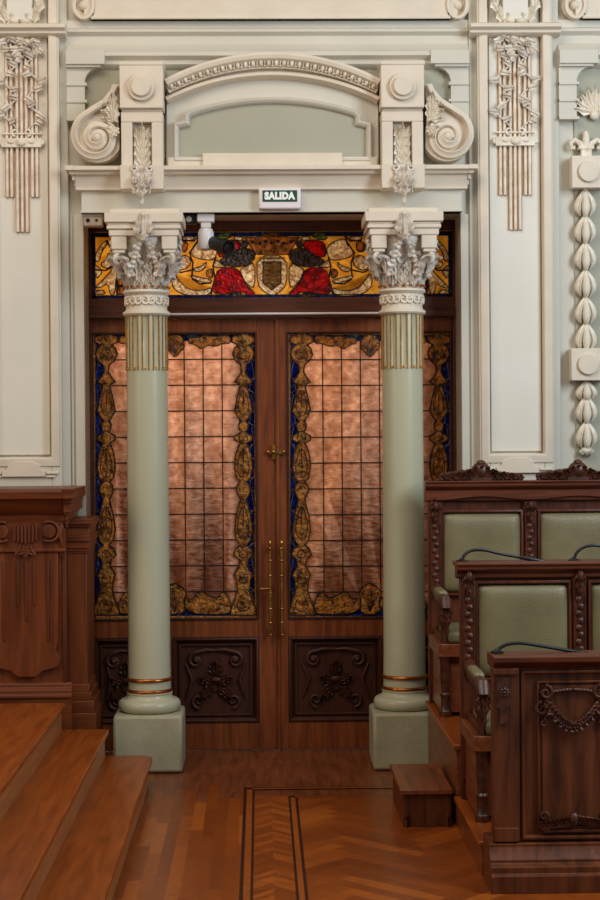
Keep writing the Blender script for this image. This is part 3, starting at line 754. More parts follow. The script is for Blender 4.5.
# the leaves
SIL = [(334.5, 5), (337, 11), (342, 12), (345, 5), (348, 9), (354, 11), (361, 8), (365, 3), (372, 2), (377, 5), (382, 9), (385, 3), (388, 4), (400, 7), (411, 9), (418, 5), (421, 2), (424, 5), (430, 4), (432, 2), (436, 9), (440, 9), (443, 3), (446, 5), (455, 8), (468, 9), (478, 7), (482, 3), (485, 6), (490, 7), (496, 5), (499, 3), (503, 4), (515, 7), (530, 9), (540, 7), (545, 3), (549, 8), (555, 10), (559, 5), (566, 4), (574, 9), (580, 7), (590, 6), (600, 9), (610, 13), (615, 13)]
def leaf_door(name, gx0, gx1, xs0, xs1, lb, mirror):
    """px: glass gx0..gx1, leaf xs0..xs1"""
    root = empty(name, (U(xs0 if not mirror else xs1, 700, YD)[0], YD, 0)); struct(root, lb)
    a, b_ = sorted((U(xs0, 500, YD)[0], U(xs1, 500, YD)[0])); g0, g1 = U(gx0, 500, YD)[0], U(gx1, 500, YD)[0]
    a = max(a, DX0+.021); b_ = min(b_, DX1-.021)
    zt, zb, zl = dz(332), dz(619), dz(637)
    m_ = MB(); m_.box(g0, g1, YD, YD+.06, zt, dz(318.5)); m_.box(g0, g1, YD, YD+.06, zl, zb)
    m_.box(a, g0, YD, YD+.06, 0.005, dz(318.5)); m_.box(g1, b_, YD, YD+.06, 0.005, dz(318.5)); m_.box(g0, g1, YD, YD+.06, .005, dz(722))
    mxx = U(166, 680, YD)[0] if not mirror else U(389, 680, YD)[0]; m_.box(mxx-.04, mxx+.04, YD, YD+.06, dz(722), zl)
    # door moulding lip round the glass
    ch(m_, 'door_frame', 'door', root, bevel=.004)
    m_ = MB(); m_.band([(g0, zb), (g1, zb), (g1, zt), (g0, zt)], [(0, YD-.012), (.008, YD-.012), (.012, YD+.005), (-.0, YD+.005)], closed=True); ch(m_, 'glazing_bead', 'doordark', root, bevel=.002)
    for p0, p1 in ((g0+.0, mxx-.04), (mxx+.04, g1)):
        m_ = MB(); z0, z1 = dz(722), zl
        m_.box(p0, p1, YD+.025, YD+.05, z0, z1)
        m_.band([(p0+.012, z0+.012), (p1-.012, z0+.012), (p1-.012, z1-.012), (p0+.012, z1-.012)], [(-.012, YD+.03), (-.012, YD-.006), (.0, YD-.012), (.012, YD+.0), (.02, YD+.03)], closed=True)
        m_.band([(p0+.045, z0+.045), (p1-.045, z0+.045), (p1-.045, z1-.045), (p0+.045, z1-.045)], [(-.006, YD+.03), (-.006, YD+.01), (.006, YD+.01), (.006, YD+.03)], closed=True)
        pan = ch(m_, 'lower_panel', 'doordark', root, bevel=.002)
        c = MB(); cx = (p0+p1)/2; w2 = (p1-p0)/2-.07; zc = (z0+z1)/2
        for sx in (-1, 1):
            c.spiral(cx+sx*w2*.62, YD+.016, z1-.14, .05, .012, PI/2, -sx*1.4, .014, .008, 28)
            c.tube([(cx, YD+.018, z1-.08), (cx+sx*w2*.3, YD+.012, z1-.075), (cx+sx*w2*.62, YD+.012, z1-.09)], [.008, .013, .014], 8)
            c.spiral(cx+sx*w2*.55, YD+.016, z0+.13, .045, .012, -PI/2, sx*1.3, .011, .006, 26)
            c.tube([(cx+sx*w2*.95, YD+.018, z1-.16), (cx+sx*w2*.75, YD+.012, zc), (cx+sx*w2*.95, YD+.018, z0+.14)], [.006, .011, .006], 8)
            c.leaf((cx+sx*.02, YD+.012, zc-.02), (sx, -.1, .5), (0, -1, 0), .10, .06, .3, 3); c.leaf((cx+sx*.02, YD+.012, zc-.05), (sx, -.1, -.8), (0, -1, 0), .11, .06, .3, 3)
            c.ell((cx+sx*w2*.62, YD+.008, z1-.14), (.018, .016, .018))
        c.ell((cx, YD+.01, zc-.0), (.035, .018, .02)); c.leaf((cx, YD+.012, zc+.03), (0, -.1, 1), (0, -1, 0), .10, .07, .3, 3)
        c.box(cx-.05, cx+.05, YD+.012, YD+.03, zc-.07, zc-.055)
        cc = c.build('carved_relief', 'doordark', pan); cc.parent = pan; cc.matrix_parent_inverse = Matrix.Identity(4)
    # glass
    YGs = YD+.02
    gl = MB(); gl.box(g0, g1, YGs, YGs+.006, zb, zt); glass = ch(gl, 'glass_pane', 'peach', root)
    def sub(mb, nme, mat):
        o = mb.build(nme, mat, glass); return o
    L = MB(); cx = (gx0+gx1)/2; sp = 18.9
    for k in range(-3, 5):
        x = cx+(k-.5)*sp; L.box(*[U(x+d, 400, YGs)[0] for d in (-.55, .55)], YGs-.006, YGs, zb, zt)
    for k in range(0, 10):
        y = 359.5+25.8*k; L.box(g0, g1, YGs-.007, YGs, Zp(y+.6, YGs, cx), Zp(y-.6, YGs, cx))
    sub(L, 'lead_grid', 'lead')
    LD, AM, BL, TE, GO = MB(), MB(), MB(), MB(), MB()
    SV = MB(); CUT[0] = MB(); BC = MB()
    # outer amber fillet, blue ground
    for k in range(12):
        ya, yb2 = 333+k*23.7, 333+(k+1)*23.7-1.2
        for xx in (gx0+.8, gx1-2.6): P = poly([(xx, ya), (xx+1.8, ya), (xx+1.8, yb2), (xx, yb2)], YGs); GO.prism(P[::-1], YGs-.008, YGs)
    nn = 9; wseg = (gx1-gx0-3)/nn
    for k in range(nn):
        xa_, xb_ = gx0+1.5+k*wseg, gx0+1.5+(k+1)*wseg-1.2
        for yy in (332.6, 616.6): P = poly([(xa_, yy), (xb_, yy), (xb_, yy+1.8), (xa_, yy+1.8)], YGs); GO.prism(P[::-1], YGs-.008, YGs)
    for s_ in (0, 1):
        fx = lambda d: (gx0+d) if s_ == 0 else (gx1-d)
        ax = 14.0
        pts = [(fx(2.8), 335), (fx(2.8), 615)] + [(fx(ax+2+(3 if k % 2 else -2)), 615-k*17.4) for k in range(1, 16)] + [(fx(ax+10), 335)]
        BL.prism(poly(pts, YGs), YGs-.005, YGs-.001); BC.prism(poly(pts, YGs), YGs-.05, YGs+.05)
        for k in range(17):
            y = 345+k*16.4; SV.tube([(*U(fx(2.5), y, YGs)[:1], YGs-.007, U(fx(2.5), y, YGs)[1]), (U(fx(9), y+5*(-1)**k, YGs)[0], YGs-.007, U(fx(9), y+5*(-1)**k, YGs)[1]), (U(fx(15), y+3, YGs)[0], YGs-.007, U(fx(15), y+3, YGs)[1])], .0022, 5)
            SV.tube([(U(fx(6), y, YGs)[0], YGs-.007, U(fx(6), y, YGs)[1]), (U(fx(6+3*(-1)**k), y+16.4, YGs)[0], YGs-.007, U(fx(6), y+16.4, YGs)[1])], .0022, 5)
        S1 = [(fx(ax+h), y) for y, h in SIL] + [(fx(ax-h), y) for y, h in SIL[::-1]]
        piece(LD, AM, S1, YGs, w=1.35, sm=0, rel=.004)
        for y, h in SIL:
            if h in (9, 11, 12): q = U(fx(ax), y, YGs); AM.ell((q[0], YGs-.013, q[1]), (h*.0028, .004, h*.003), 10)
        for y0_, y1_, wv in ((388, 416, 5), (446, 480, 5.5), (503, 542, 5.5), (549, 558, 4), (572, 584, 4), (595, 612, 6), (348, 360, 6), (430, 443, 4)):
            ring = [U(fx(ax+wv*math.sin(q*PI/8)*(1-.35*math.cos(q*PI/8))), (y0_+y1_)/2-(y1_-y0_)*.42*math.cos(q*PI/8), YGs) for q in range(16)]
            LD.tube([(a_, YGs-.0125, b2) for a_, b2 in ring+ring[:1]], .0028, 5)
        for y0_, y1_ in ((392, 415), (448, 476), (505, 538)):
            LD.tube([(U(fx(ax), y0_, YGs)[0], YGs-.014, U(fx(ax), y0_, YGs)[1]), (U(fx(ax), y1_, YGs)[0], YGs-.014, U(fx(ax), y1_, YGs)[1])], .0025, 6)
        # top swag leaf between corner and centre
        sw = [(27, 336), (34, 335), (42, 337), (52, 335), (60, 338), (68, 337), (70, 343), (62, 345), (56, 350), (50, 345), (42, 347), (34, 343), (27, 344)]
        P = [(fx(a_), b2) for a_, b2 in sw]
        piece(LD, AM, P, YGs, sm=1, rel=.004)
        sw = [(27, 600), (34, 590), (40, 598), (48, 596), (58, 590), (66, 600), (72, 597), (74, 606), (66, 613), (50, 614), (36, 614), (26, 613)]
        piece(LD, AM, [(fx(a_), b2) for a_, b2 in sw], YGs, sm=1, rel=.004)
        TE.prism(poly([(fx(58), 334.8), (fx(72), 334.8), (fx(70), 338), (fx(60), 338)], YGs), YGs-.007, YGs-.001)
    piece(LD, AM, [(cx-9, 341), (cx-6, 335.5), (cx, 334.5), (cx+6, 335.5), (cx+9, 341), (cx+10, 348), (cx+5, 352), (cx, 358), (cx-5, 352), (cx-10, 348)], YGs, sm=1, rel=.004)
    piece(LD, AM, [(cx-10, 614), (cx-9, 600), (cx-12, 592), (cx-7, 587), (cx, 582), (cx+7, 587), (cx+12, 592), (cx+9, 600), (cx+10, 614)], YGs, sm=1, rel=.004)
    for k in range(-3, 4): 
        q = U(cx, 612, YGs); q2 = U(cx+k*2.6, 590+abs(k), YGs); LD.tube([(q[0], YGs-.012, q[1]), (q2[0], YGs-.012, q2[1])], .0018, 5)
        q = U(cx, 355, YGs); q2 = U(cx+k*2.4, 339+abs(k), YGs); LD.tube([(q[0], YGs-.012, q[1]), (q2[0], YGs-.012, q2[1])], .0018, 5)
    BL.prism(poly([(gx0+3, 335), (gx1-3, 335), (gx1-3, 341), (gx0+3, 341)], YGs)[::-1], YGs-.004, YGs-.001)
    BL.prism(poly([(gx0+3, 609), (gx1-3, 609), (gx1-3, 616), (gx0+3, 616)], YGs)[::-1], YGs-.004, YGs-.001)
    cut(glass, BC); cut(glass, CUT[0]); blo = sub(BL, 'blue_border', 'blue'); cut(blo, CUT[0]); CUT[0] = None
    for mb, nme, mt in ((TE, 'teal_pieces', 'teal'), (GO, 'amber_fillet', 'goldline'), (AM, 'gold_ornament', 'amber'), (LD, 'lead_outline', 'lead'), (SV, 'border_cames', 'silver')):
        o = sub(mb, nme, mt)
    # brass fittings
    xs = XMID + (-.048 if not mirror else .022)
    h = MB(); h.tube([(xs, YD-.045, dz(550)), (xs, YD-.05, dz(590)), (xs, YD-.045, dz(633))], [.009, .011, .009], 10)
    for py in (548, 560, 575, 592, 608, 622, 634): h.ell((xs, YD-.047, dz(py)), (.014, .014, .010), 12)
    for py in (549, 630): h.box(xs-.012, xs+.012, YD-.045, YD, dz(py)-.012, dz(py)+.012)
    h.ell((xs, YD-.047, dz(543)), (.01, .01, .02), 12); hd = ch(h, 'pull_handle', 'brass', root, 'long turned brass pull handle')
    if not mirror:
        h = MB(); h.tube([(xs, YD-.01, dz(588)), (xs, YD-.05, dz(588)), (xs-.06, YD-.055, dz(588))], .008, 8); h.cylY(xs-.0, dz(588), .018, YD-.012, YD+.002, 16); ch(h, 'lever', 'brass', root)
    else:
        h = MB(); xq = XMID-.0; h.box(xq-.055, xq+.04, YD-.022, YD, dz(454), dz(450.5)); h.box(xq-.052+.02, xq-.02+.01, YD-.03, YD, dz(459), dz(445)); h.ell((xq-.022, YD-.03, dz(452)), (.014, .014, .014), 12); h.ell((xq-.055, YD-.018, dz(452)), (.012, .01, .012), 10); h.ell((xq+.04, YD-.018, dz(452)), (.012, .01, .012), 10)
        ch(h, 'latch', 'brass', root)
        h = MB(); h.box(XMID-.008, XMID+.012, YD-.014, YD, .005, dz(318.5)); ch(h, 'astragal', 'door', root, bevel=.004)
leaf_door('door_1', 92.5, 257.5, 88, 277.0, 'left leaf of the stained glass double door', False)
leaf_door('door_2', 287.5, 452.5, 278.3, 458, 'right leaf of the stained glass double door', True)

# ------------------------------------------------------------------ columns
def column(loc, lb):
    root = empty('column', loc); tag(root, lb, 'column', 'columns flanking the doorway')
    m_ = MB(); m_.box(-.196, .196, -.196, .196, 0, .325); m_.build('plinth', 'plinth', root, .018)
    m_ = MB(); pr = [(.02, .322)]
    for k in range(13):
        a = -PI/2+PI*k/12; pr.append((.148+.032*math.cos(a), .362+.037*math.sin(a)))
    pr += [(.140, .402), (.132, .412), (.130, .425), (.134, .432), (.126, .44)]
    m_.lathe(pr, n=48); m_.build('base', 'shaft', root)
    m_ = MB(); m_.lathe([(.0, .436), (.124, .436), (.121, .6), (.1195, 1.4), (.117, 2.285), (.0, 2.285)], n=48); m_.build('shaft', 'shaft', root)
    for zz in (.447, .512):
        m_ = MB(); m_.lathe([(.118, zz-.012)]+[(.126+.010*math.cos(a*PI/8-PI/2), zz+.010*math.sin(a*PI/8-PI/2)) for a in range(9)]+[(.118, zz+.012)], n=48); m_.build('ring', 'copper', root)['label'] = 'thin copper coloured ring'
    # fluted neck
    nf = 12
    def fl_(a, zz):
        c = math.cos(nf*a); return 1-.075*max(0, c)**.6*(1 if 2.30 < zz < 2.59 else 0)
    m_ = MB(); m_.lathe([(.05, 2.283), (.1175, 2.284), (.1185, 2.2995), (.1185, 2.302), (.119, 2.45), (.119, 2.588), (.119, 2.6), (.05, 2.602)], n=nf*10, mod=fl_); m_.build('fluted_neck', 'shaft', root, ang=60)
    m_ = MB()
    for k in range(nf):
        a = 2*PI*(k)/nf
        for d in (-.15, .15):
            x, y = .1195*math.cos(a+d), .1195*math.sin(a+d); m_.tube([(x, y, 2.285), (x, y, 2.597)], .0040, 6)
        x, y = .117*math.cos(a), .117*math.sin(a); m_.ell((x, y, 2.296), (.010, .010, .008), 8)
    m_.build('gilt_fillets', 'gold', root)
    # collar with running scrolls
    m_ = MB(); m_.lathe([(.08, 2.598), (.130, 2.60), (.138, 2.610), (.134, 2.622), (.122, 2.628), (.118, 2.64), (.118, 2.715), (.128, 2.722), (.136, 2.732), (.132, 2.745), (.11, 2.75), (.05, 2.75)], n=48); col = m_.build('collar', 'cream', root)
    m_ = MB()
    for k in range(10):
        a = 2*PI*k/10
        for q, sg in ((0, 1), (.31, -1)):
            aa = a+q; N = Vector((math.cos(aa), math.sin(aa), 0)); T = Vector((-math.sin(aa), math.cos(aa), 0)); pts = []
            for i in range(16):
                t = i/15; th = t*2*PI*1.2*sg+PI/2; rr = .026*(1-t*.75); pts.append(N*.123+T*rr*math.cos(th)+Vector((0, 0, 2.68+rr*math.sin(th))))
            m_.tube(pts, [.007-.003*i/15 for i in range(16)], 6)
    m_.build('running_scrolls', 'ivory', col)
    # capital
    m_ = MB(); m_.lathe([(.05, 2.748), (.112, 2.75), (.112, 2.80), (.12, 2.88), (.14, 2.96), (.17, 3.02), (.17, 3.04), (.05, 3.04)], n=40); cap = m_.build('capital_bell', 'pearl', root)
    m_ = MB()
    for k in range(12):
        a = 2*PI*k/12+PI/2; N = Vector((math.cos(a), math.sin(a), 0)); m_.leaf(N*.116+Vector((0, 0, 2.755)), N*.10+Vector((0, 0, 1)), N, .15, .066, .6, 3)
    for k in range(8):
        a = 2*PI*k/8+PI/8; N = Vector((math.cos(a), math.sin(a), 0)); m_.leaf(N*.120+Vector((0, 0, 2.80)), N*.22+Vector((0, 0, 1)), N, .20, .085, .65, 4)
    m_.build('acanthus_leaves', 'pearl', cap)
    m_ = MB()
    for k in range(4):
        a = PI/4+k*PI/2; N = Vector((math.cos(a), math.sin(a), 0)); pts = []; rs = []
        for i in range(26):
            t = i/25
            if t < .35: q = t/.35; pts.append(N*(.12+.075*q)+Vector((0, 0, 2.86+.085*q))); rs.append(.014)
            else:
                q = (t-.35)/.65; th = PI*.55-q*2*PI*1.3; rr = .036*(1-.75*q); pts.append(N*(.203+rr*math.cos(th))+Vector((0, 0, 2.91+rr*math.sin(th)))); rs.append(.015-.006*q)
        m_.tube(pts, rs, 8); T = Vector((-N.y, N.x, 0))
        for sg in (-1, 1): m_.leaf(N*.17+T*sg*.03+Vector((0, 0, 2.83)), N*.35+T*sg*.25+Vector((0, 0, 1)), N, .15, .06, .8, 3)
    for k in range(4):
        Rz = Matrix.Rotation(k*PI/2, 3, 'Z')
        for sg in (-1, 1):
            for i in range(9):
                t = i/8; v_ = Rz @ Vector((sg*(.012+.075*t**.8), -.195+.055*t, 3.02-.20*t)); m_.ell(v_, (.020-.006*abs(t-.5), .018, .017), 8)
                if i % 2: m_.leaf(v_, Rz @ Vector((sg*(1 if i % 4 == 1 else -.6), -.3, -.7)), Rz @ Vector((0, -1, 0)), .05, .032, .5, 1, 6, 4)
            m_.spiral(0, 0, 0, .026, .008, PI/2, sg*1.2, .009, .005, 16, M=None) if False else None
    m_.build('corner_scrolls_and_garlands', 'pearl', cap)
    m_ = MB()
    for k in range(20):
        a = 2*PI*k/20; m_.ell((.130*math.cos(a), .130*math.sin(a), 2.762), .0095, 8)
    m_.build('bead_row', 'copper', cap)
    m_ = MB()
    for sx in (-1, 1):
        for sy in (-1, 1): m_.box(*sorted((sx*.098, sx*.186)), *sorted((sy*.098, sy*.178)), 2.965, 3.045); m_.box(*sorted((sx*.108, sx*.178)), *sorted((sy*.108, sy*.170)), 2.945, 2.966)
    m_.box(-.198, .198, -.185, .17, 3.04, 3.078); m_.box(-.210, .210, -.195, .17, 3.078, 3.10); m_.box(-.205, .205, -.19, .17, 3.10, 3.115)
    m_.box(-.222, .222, -.205, .175, 3.115, 3.172); m_.box(-.20, .20, -.12, .16, 3.17, 3.204); m_.build('abacus', 'cream', root, .006)
    m_ = MB()
    for a0 in (0,):
        for (dx, L, W) in ((0, .19, .085), (-.02, .14, .055), (.02, .14, .055)):
            b_ = Vector((dx*.4, -.207, 3.15)); d = Vector((dx*14, -.25, -1)); nr = Vector((0, -1, 0)); R = Matrix.Rotation(a0, 3, 'Z')
            m_.leaf(R@b_, R@d, R@nr, L, W, .55, 3)
    m_.ell((0, -.205, 3.16), (.022, .014, .016)); m_.build('abacus_leaf', 'pearl', root)
cyL = U(150, 740, 9.82)[0]; cyR = U(405, 740, 9.82)[0]
column((cyL, 9.82, 0), 'pale green column with gilded capital left of the doors')
column((cyR, 9.82, 0), 'pale green column with gilded capital beside the benches')

# ------------------------------------------------------------------ exit sign, cameras
sx0, sz0 = U(280, 208, YE-.10); 
es = empty('exit_sign', (sx0, YE, sz0)); tag(es, 'white exit sign with green SALIDA panel above the doors', 'exit sign')
m_ = MB(); m_.box(-.122, .122, -.058, -.0, 0, .122); m_.build('housing', 'signw', es, .010)
m_ = MB(); m_.box(-.100, .100, -.062, -.055, .042, .108); m_.build('green_panel', 'signg', es, .001)
def text(body, size, mat, parent, loc, wtarget, htarget, ext=.001, off=.0):
    cu = bpy.data.curves.new('lettering', 'FONT'); cu.body = body; cu.size = size; cu.align_x = 'CENTER'; cu.align_y = 'CENTER'; cu.extrude = ext; cu.offset = off; cu.resolution_u = 3; cu.space_character = 1.12
    o = bpy.data.objects.new('lettering', cu); COL.objects.link(o)
    bpy.context.view_layer.update()
    me = bpy.data.meshes.new_from_object(o.evaluated_get(bpy.context.evaluated_depsgraph_get()))
    bpy.data.objects.remove(o)
    xs = [v.co.x for v in me.vertices]; ys = [v.co.y for v in me.vertices]
    kx = wtarget/(max(xs)-min(xs)); ky = htarget/(max(ys)-min(ys)); cx_, cy_ = (max(xs)+min(xs))/2, (max(ys)+min(ys))/2
    for v in me.vertices: v.co = Vector(((v.co.x-cx_)*kx, -v.co.z, (v.co.y-cy_)*ky))
    me.materials.append(MT[mat]); q = bpy.data.objects.new('lettering', me); COL.objects.link(q); q.parent = parent; q.location = loc
    return q
text('SALIDA', .05, 'lettering', es, (0, -.0632, .076), .178, .046, .001, .0038)

cx_, cz_ = U(206, 236, 9.96)
cc = empty('security_camera', (cx_, 9.96, ZS)); tag(cc, 'white security camera with black lens barrel hanging beside the left column', 'security camera')
m_ = MB(); m_.box(-.05, .05, -.04, .04, -.05, 0); m_.box(-.03, .03, -.03, .03, -.085, -.04); m_.build('mount', 'white', cc, .006)
m_ = MB(); m_.lathe([(.01, -.215), (.038, -.205), (.046, -.18), (.046, -.11), (.038, -.088), (.01, -.08)], n=28); m_.build('body', 'white', cc)
m_ = MB(); Mx = Matrix.Translation((.05, -.03, -.165)) @ Matrix.Rotation(math.radians(105), 4, 'X') @ Matrix.Rotation(0, 4, 'Z')
Mb = Matrix.Translation((.03, .0, -.165)) @ Vector((.105, -.13, -.05)).to_track_quat('Z', 'Y').to_matrix().to_4x4()
m_.lathe([(.0, 0), (.036, 0), (.040, .02), (.040, .13), (.048, .135), (.048, .17), (.040, .17), (.036, .155), (0, .155)], n=28, M=Mb); bb = m_.build('lens_barrel', 'black', cc)
m_ = MB(); m_.lathe([(0, .152), (.034, .152), (.026, .162), (0, .167)], n=24, M=Mb); m_.build('lens', 'lens', bb)
bx_, bz_ = U(93.5, 221, 9.95)
sb = empty('wall_speaker', (bx_, 9.97, bz_)); tag(sb, 'small beige alarm box at the upper left corner of the doorway', 'alarm box')
m_ = MB(); m_.box(-.055, .055, -.05, .03, -.035, .035); m_.box(-.06, .06, -.055, .03, .02, .04); m_.build('case', 'greybox', sb, .008)
for q_, r_e in ((-.03, .012), (.02, .008)):
    m_ = MB(); m_.cylY(q_, 0, r_e, -.056, -.048, 14); m_.build('sensor_eye', 'lens', sb)
m_ = MB(); m_.box(-.06, -.045, -.02, .03, -.02, .03); m_.build('bracket', 'greybox', sb, .002)
lx, lz = U(189, 221, 9.98)
sp_ = empty('junction_box', (lx, 9.98, ZS)); tag(sp_, 'dark box under the soffit right behind the left capital', 'junction box')
m_ = MB(); m_.box(-.045, .045, -.03, .03, -.055, 0); m_.build('case', 'black', sp_, .006)
m_ = MB(); m_.cylY(.0, -.03, .018, -.04, -.028, 16); m_.build('knob', 'greybox', sp_)

# ------------------------------------------------------------------ stairs at left
st_ = empty('staircase', (-.62, 9.3, 0)); tag(st_, 'polished orange-brown wooden steps rising to the left', 'stairs')
YS = 9.345
def step(xn, h, name, rad, ye):
    pts = [(-3.2, 5.6), (xn, 5.6), (xn, ye-rad)]
    for k in range(1, 9):
        a = k/8*PI/2; pts.append((xn-rad+rad*math.cos(a), ye-rad+rad*math.sin(a)))
    pts += [(-3.2, ye)]
    return pts
for xn, h, rad, ye in ((-.60, .15, .09, YS+.03), (-.842, .30, .02, YS+.01), (-1.075, .45, .02, YS-.01)):
    m_ = MB(); m_.prismz(step(xn-.02, h, '', rad, ye-.012), h-.15 if h > .2 else 0, h-.028); s1 = ch(m_, 'riser', 'riser', st_)
    m_ = MB(); m_.prismz(step(xn, h, '', rad, ye), h-.028, h); ch(m_, 'tread', 'step', st_, bevel=.006)

# ------------------------------------------------------------------ carved wooden pier at left
YPf = 9.44
pz_ = lambda py, Y=YPf: Zp(py, Y, 60)
xr = Xp(66, YPf, 600)
pr_ = empty('panelled_pier', (xr-.3, YPf, 0)); tag(pr_, 'carved brown wooden pier with cornice at the top of the steps', 'wooden pier')
m_ = MB(); m_.box(-3.2, xr, YPf, YW-.04, 0, pz_(520)); ch(m_, 'body', 'pier', pr_, bevel=.004)
prf = [(.0, pz_(528)), (.02, pz_(524)), (.03, pz_(521)), (.03, pz_(515)), (.05, pz_(512)), (.09, pz_(503)), (.10, pz_(499)), (.13, pz_(498)), (.135, pz_(491)), (.11, pz_(488))]
m_ = MB(); m_.sweepx(mould(YPf, 0, prf), -3.2, xr-.001)
for (p0, za), (p1, zb_) in zip(prf[:-1], prf[1:]):
    pp = max(p0, p1); m_.box(xr, xr+pp*.42+.004, YPf-pp+.001, YW-.05, za+.0005, zb_-.0005)
m_.box(-3.2, xr, YPf, YW-.04, pz_(521), pz_(488)); ch(m_, 'cornice', 'pierh', pr_, bevel=.003)
m_ = MB(); m_.sweepx(mould(YPf, 0, [(.03, .0), (.03, pz_(697)), (.04, pz_(697)), (.04, pz_(694)), (.028, pz_(693)), (.028, pz_(689)), (.012, pz_(687)), (.012, pz_(684)), (0, pz_(682))]), -3.2, xr+.03)
ch(m_, 'skirting', 'pierh', pr_, bevel=.003)
xcp = Xp(27, YPf, 600)
m_ = MB(); hw = .175
zA, zB = pz_(549), pz_(676)
m_.prism([(xcp-hw, zA), (xcp-hw, pz_(640)), (xcp-hw+.015, pz_(650)), (xcp-hw-.01, pz_(658)), (xcp-hw, pz_(666)), (xcp-.09, pz_(670)), (xcp-.05, zB), (xcp+.05, zB), (xcp+.09, pz_(670)), (xcp+hw, pz_(666)), (xcp+hw+.01, pz_(658)), (xcp+hw-.015, pz_(650)), (xcp+hw, pz_(640)), (xcp+hw, zA)][::-1], YPf-.028, YPf)
for k, (x_, pyb) in enumerate(((-.12, 640), (-.045, 605), (0, 620), (.045, 605), (.12, 640))):
    m_.box(xcp+x_-.006, xcp+x_+.006, YPf-.036, YPf-.02, pz_(pyb), pz_(560))
ch(m_, 'apron_carving', 'pier', pr_, bevel=.003)
m_ = MB(); m_.prism([(xcp-.22, pz_(549)), (xcp-.05, pz_(552)), (xcp, pz_(556)), (xcp+.05, pz_(552)), (xcp+.22, pz_(549)), (xcp+.215, pz_(530)), (xcp+.2, pz_(522)), (xcp-.2, pz_(522)), (xcp-.215, pz_(530))], YPf-.03, YPf)
for sx in (-1, 1):
    m_.cylY(xcp+sx*.13, pz_(531), .038, YPf-.06, YPf-.02, 24)
    m_.tube([(xcp+sx*(.13+.055*math.cos(a)), YPf-.045, pz_(531)+.055*math.sin(a)) for a in [-2.2+.3*i for i in range(15)]], .009, 8)
    m_.tube([(xcp+sx*.20, YPf-.04, pz_(523)), (xcp+sx*.19, YPf-.045, pz_(535)), (xcp+sx*.205, YPf-.04, pz_(546))], [.006, .012, .005], 8)
for k in range(-3, 4): m_.box(xcp+k*.02-.006, xcp+k*.02+.006, YPf-.045, YPf-.02, pz_(543-abs(k)), pz_(525))
for sx in (-1, 0, 1): m_.leaf((xcp+sx*.02, YPf-.035, pz_(546)), (sx*.7, -.1, -1), (0, -1, 0), .07, .045, .3, 2, 8, 4)
m_.sweepx(mould(YPf-.03, 0, [(.0, pz_(552)), (.012, pz_(551)), (.012, pz_(549)), (0, pz_(548))]), xcp-.22, xcp+.22)
ch(m_, 'scrolled_console', 'pier', pr_, bevel=.002)
m_ = MB(); m_.band([(xr-.012, pz_(682)), (xr-.012, pz_(556)), (xr-.055, pz_(556)), (xr-.055, pz_(640))], [(-.004, YPf-.008), (.004, YPf-.008), (.004, YPf), (-.004, YPf)]); ch(m_, 'edge_bead', 'pier', pr_)
# lower side pier
YQ = 9.54
x0q, x1q = xr, Xp(87, YQ, 600); qz = lambda py: Zp(py, YQ, 85)
m_ = MB(); m_.box(x0q, x1q, YQ, YW-.04, 0, qz(545)); ch(m_, 'side_pier', 'pier', pr_, bevel=.004)
m_ = MB()
pf_ = [(.0, qz(553)), (.012, qz(551)), (.012, qz(548)), (.03, qz(541)), (.035, qz(538)), (.02, qz(535)), (.02, qz(527)), (.04, qz(524)), (.045, qz(521)), (.03, qz(519))]
for (p0, za), (p1, zb_) in zip(pf_[:-1], pf_[1:]):
    pp = (p0+p1)/2; m_.box(x0q, x1q+pp*.8, YQ-pp, YW-.05, za, zb_)
ch(m_, 'side_cornice', 'pierh', pr_, bevel=.002)
m_ = MB()
for pp, za, zb_ in ((.045, 0, qz(712)), (.035, qz(712), qz(700)), (.02, qz(700), qz(692)), (.01, qz(692), qz(684))): m_.box(x0q, x1q+pp, YQ-pp, YW-.05, za, zb_)
ch(m_, 'side_base', 'pierh', pr_, bevel=.003)

# ------------------------------------------------------------------ platforms at right
XPL = .925
pa = empty('bench_platform', (XPL, 8.2, 0)); tag(pa, 'raised wooden platform carrying the rear bench beside the right column', 'platform')
m_ = MB(); m_.box(XPL+.015, 3.2, 8.215, 9.60, 0, .372); ch(m_, 'platform_side', 'plat', pa, bevel=.003)
m_ = MB(); m_.box(XPL, 3.2, 8.2, 9.60, .372, .40); ch(m_, 'platform_top', 'step', pa, bevel=.005)
pb = empty('bench_platform', (XPL, 7.15, 0)); tag(pb, 'low wooden platform under the front bench behind the desk', 'platform')
m_ = MB(); m_.box(XPL+.015, 3.2, 7.28, 8.2, 0, .128); ch(m_, 'platform_side', 'plat', pb, bevel=.003)
m_ = MB(); m_.box(XPL, 3.2, 7.27, 8.2, .128, .15); ch(m_, 'platform_top', 'step', pb, bevel=.005)
sbx = empty('step_box', (.8, 8.5, 0)); tag(sbx, 'small dark wooden step stool in front of the right column', 'step stool')
x0s, x1s, y0s, y1s = .665, .915, 8.2, 8.86
m_ = MB(); m_.box(x0s+.015, x1s, y0s+.015, y1s-.01, .0, .158); ch(m_, 'box_body', 'desk', sbx, bevel=.003)
m_ = MB(); m_.box(x0s, x1s+.005, y0s, y1s, .158, .184); ch(m_, 'top_board', 'plat', sbx, bevel=.004)
for xf in (x0s+.03, x1s-.02):
    m_ = MB(); m_.lathe([(.0, 0), (.008, 0), (.008, .045), (.014, .05), (.014, .06), (0, .062)], xf, y0s+.004, 12); ch(m_, 'turned_foot', 'carve', sbx)

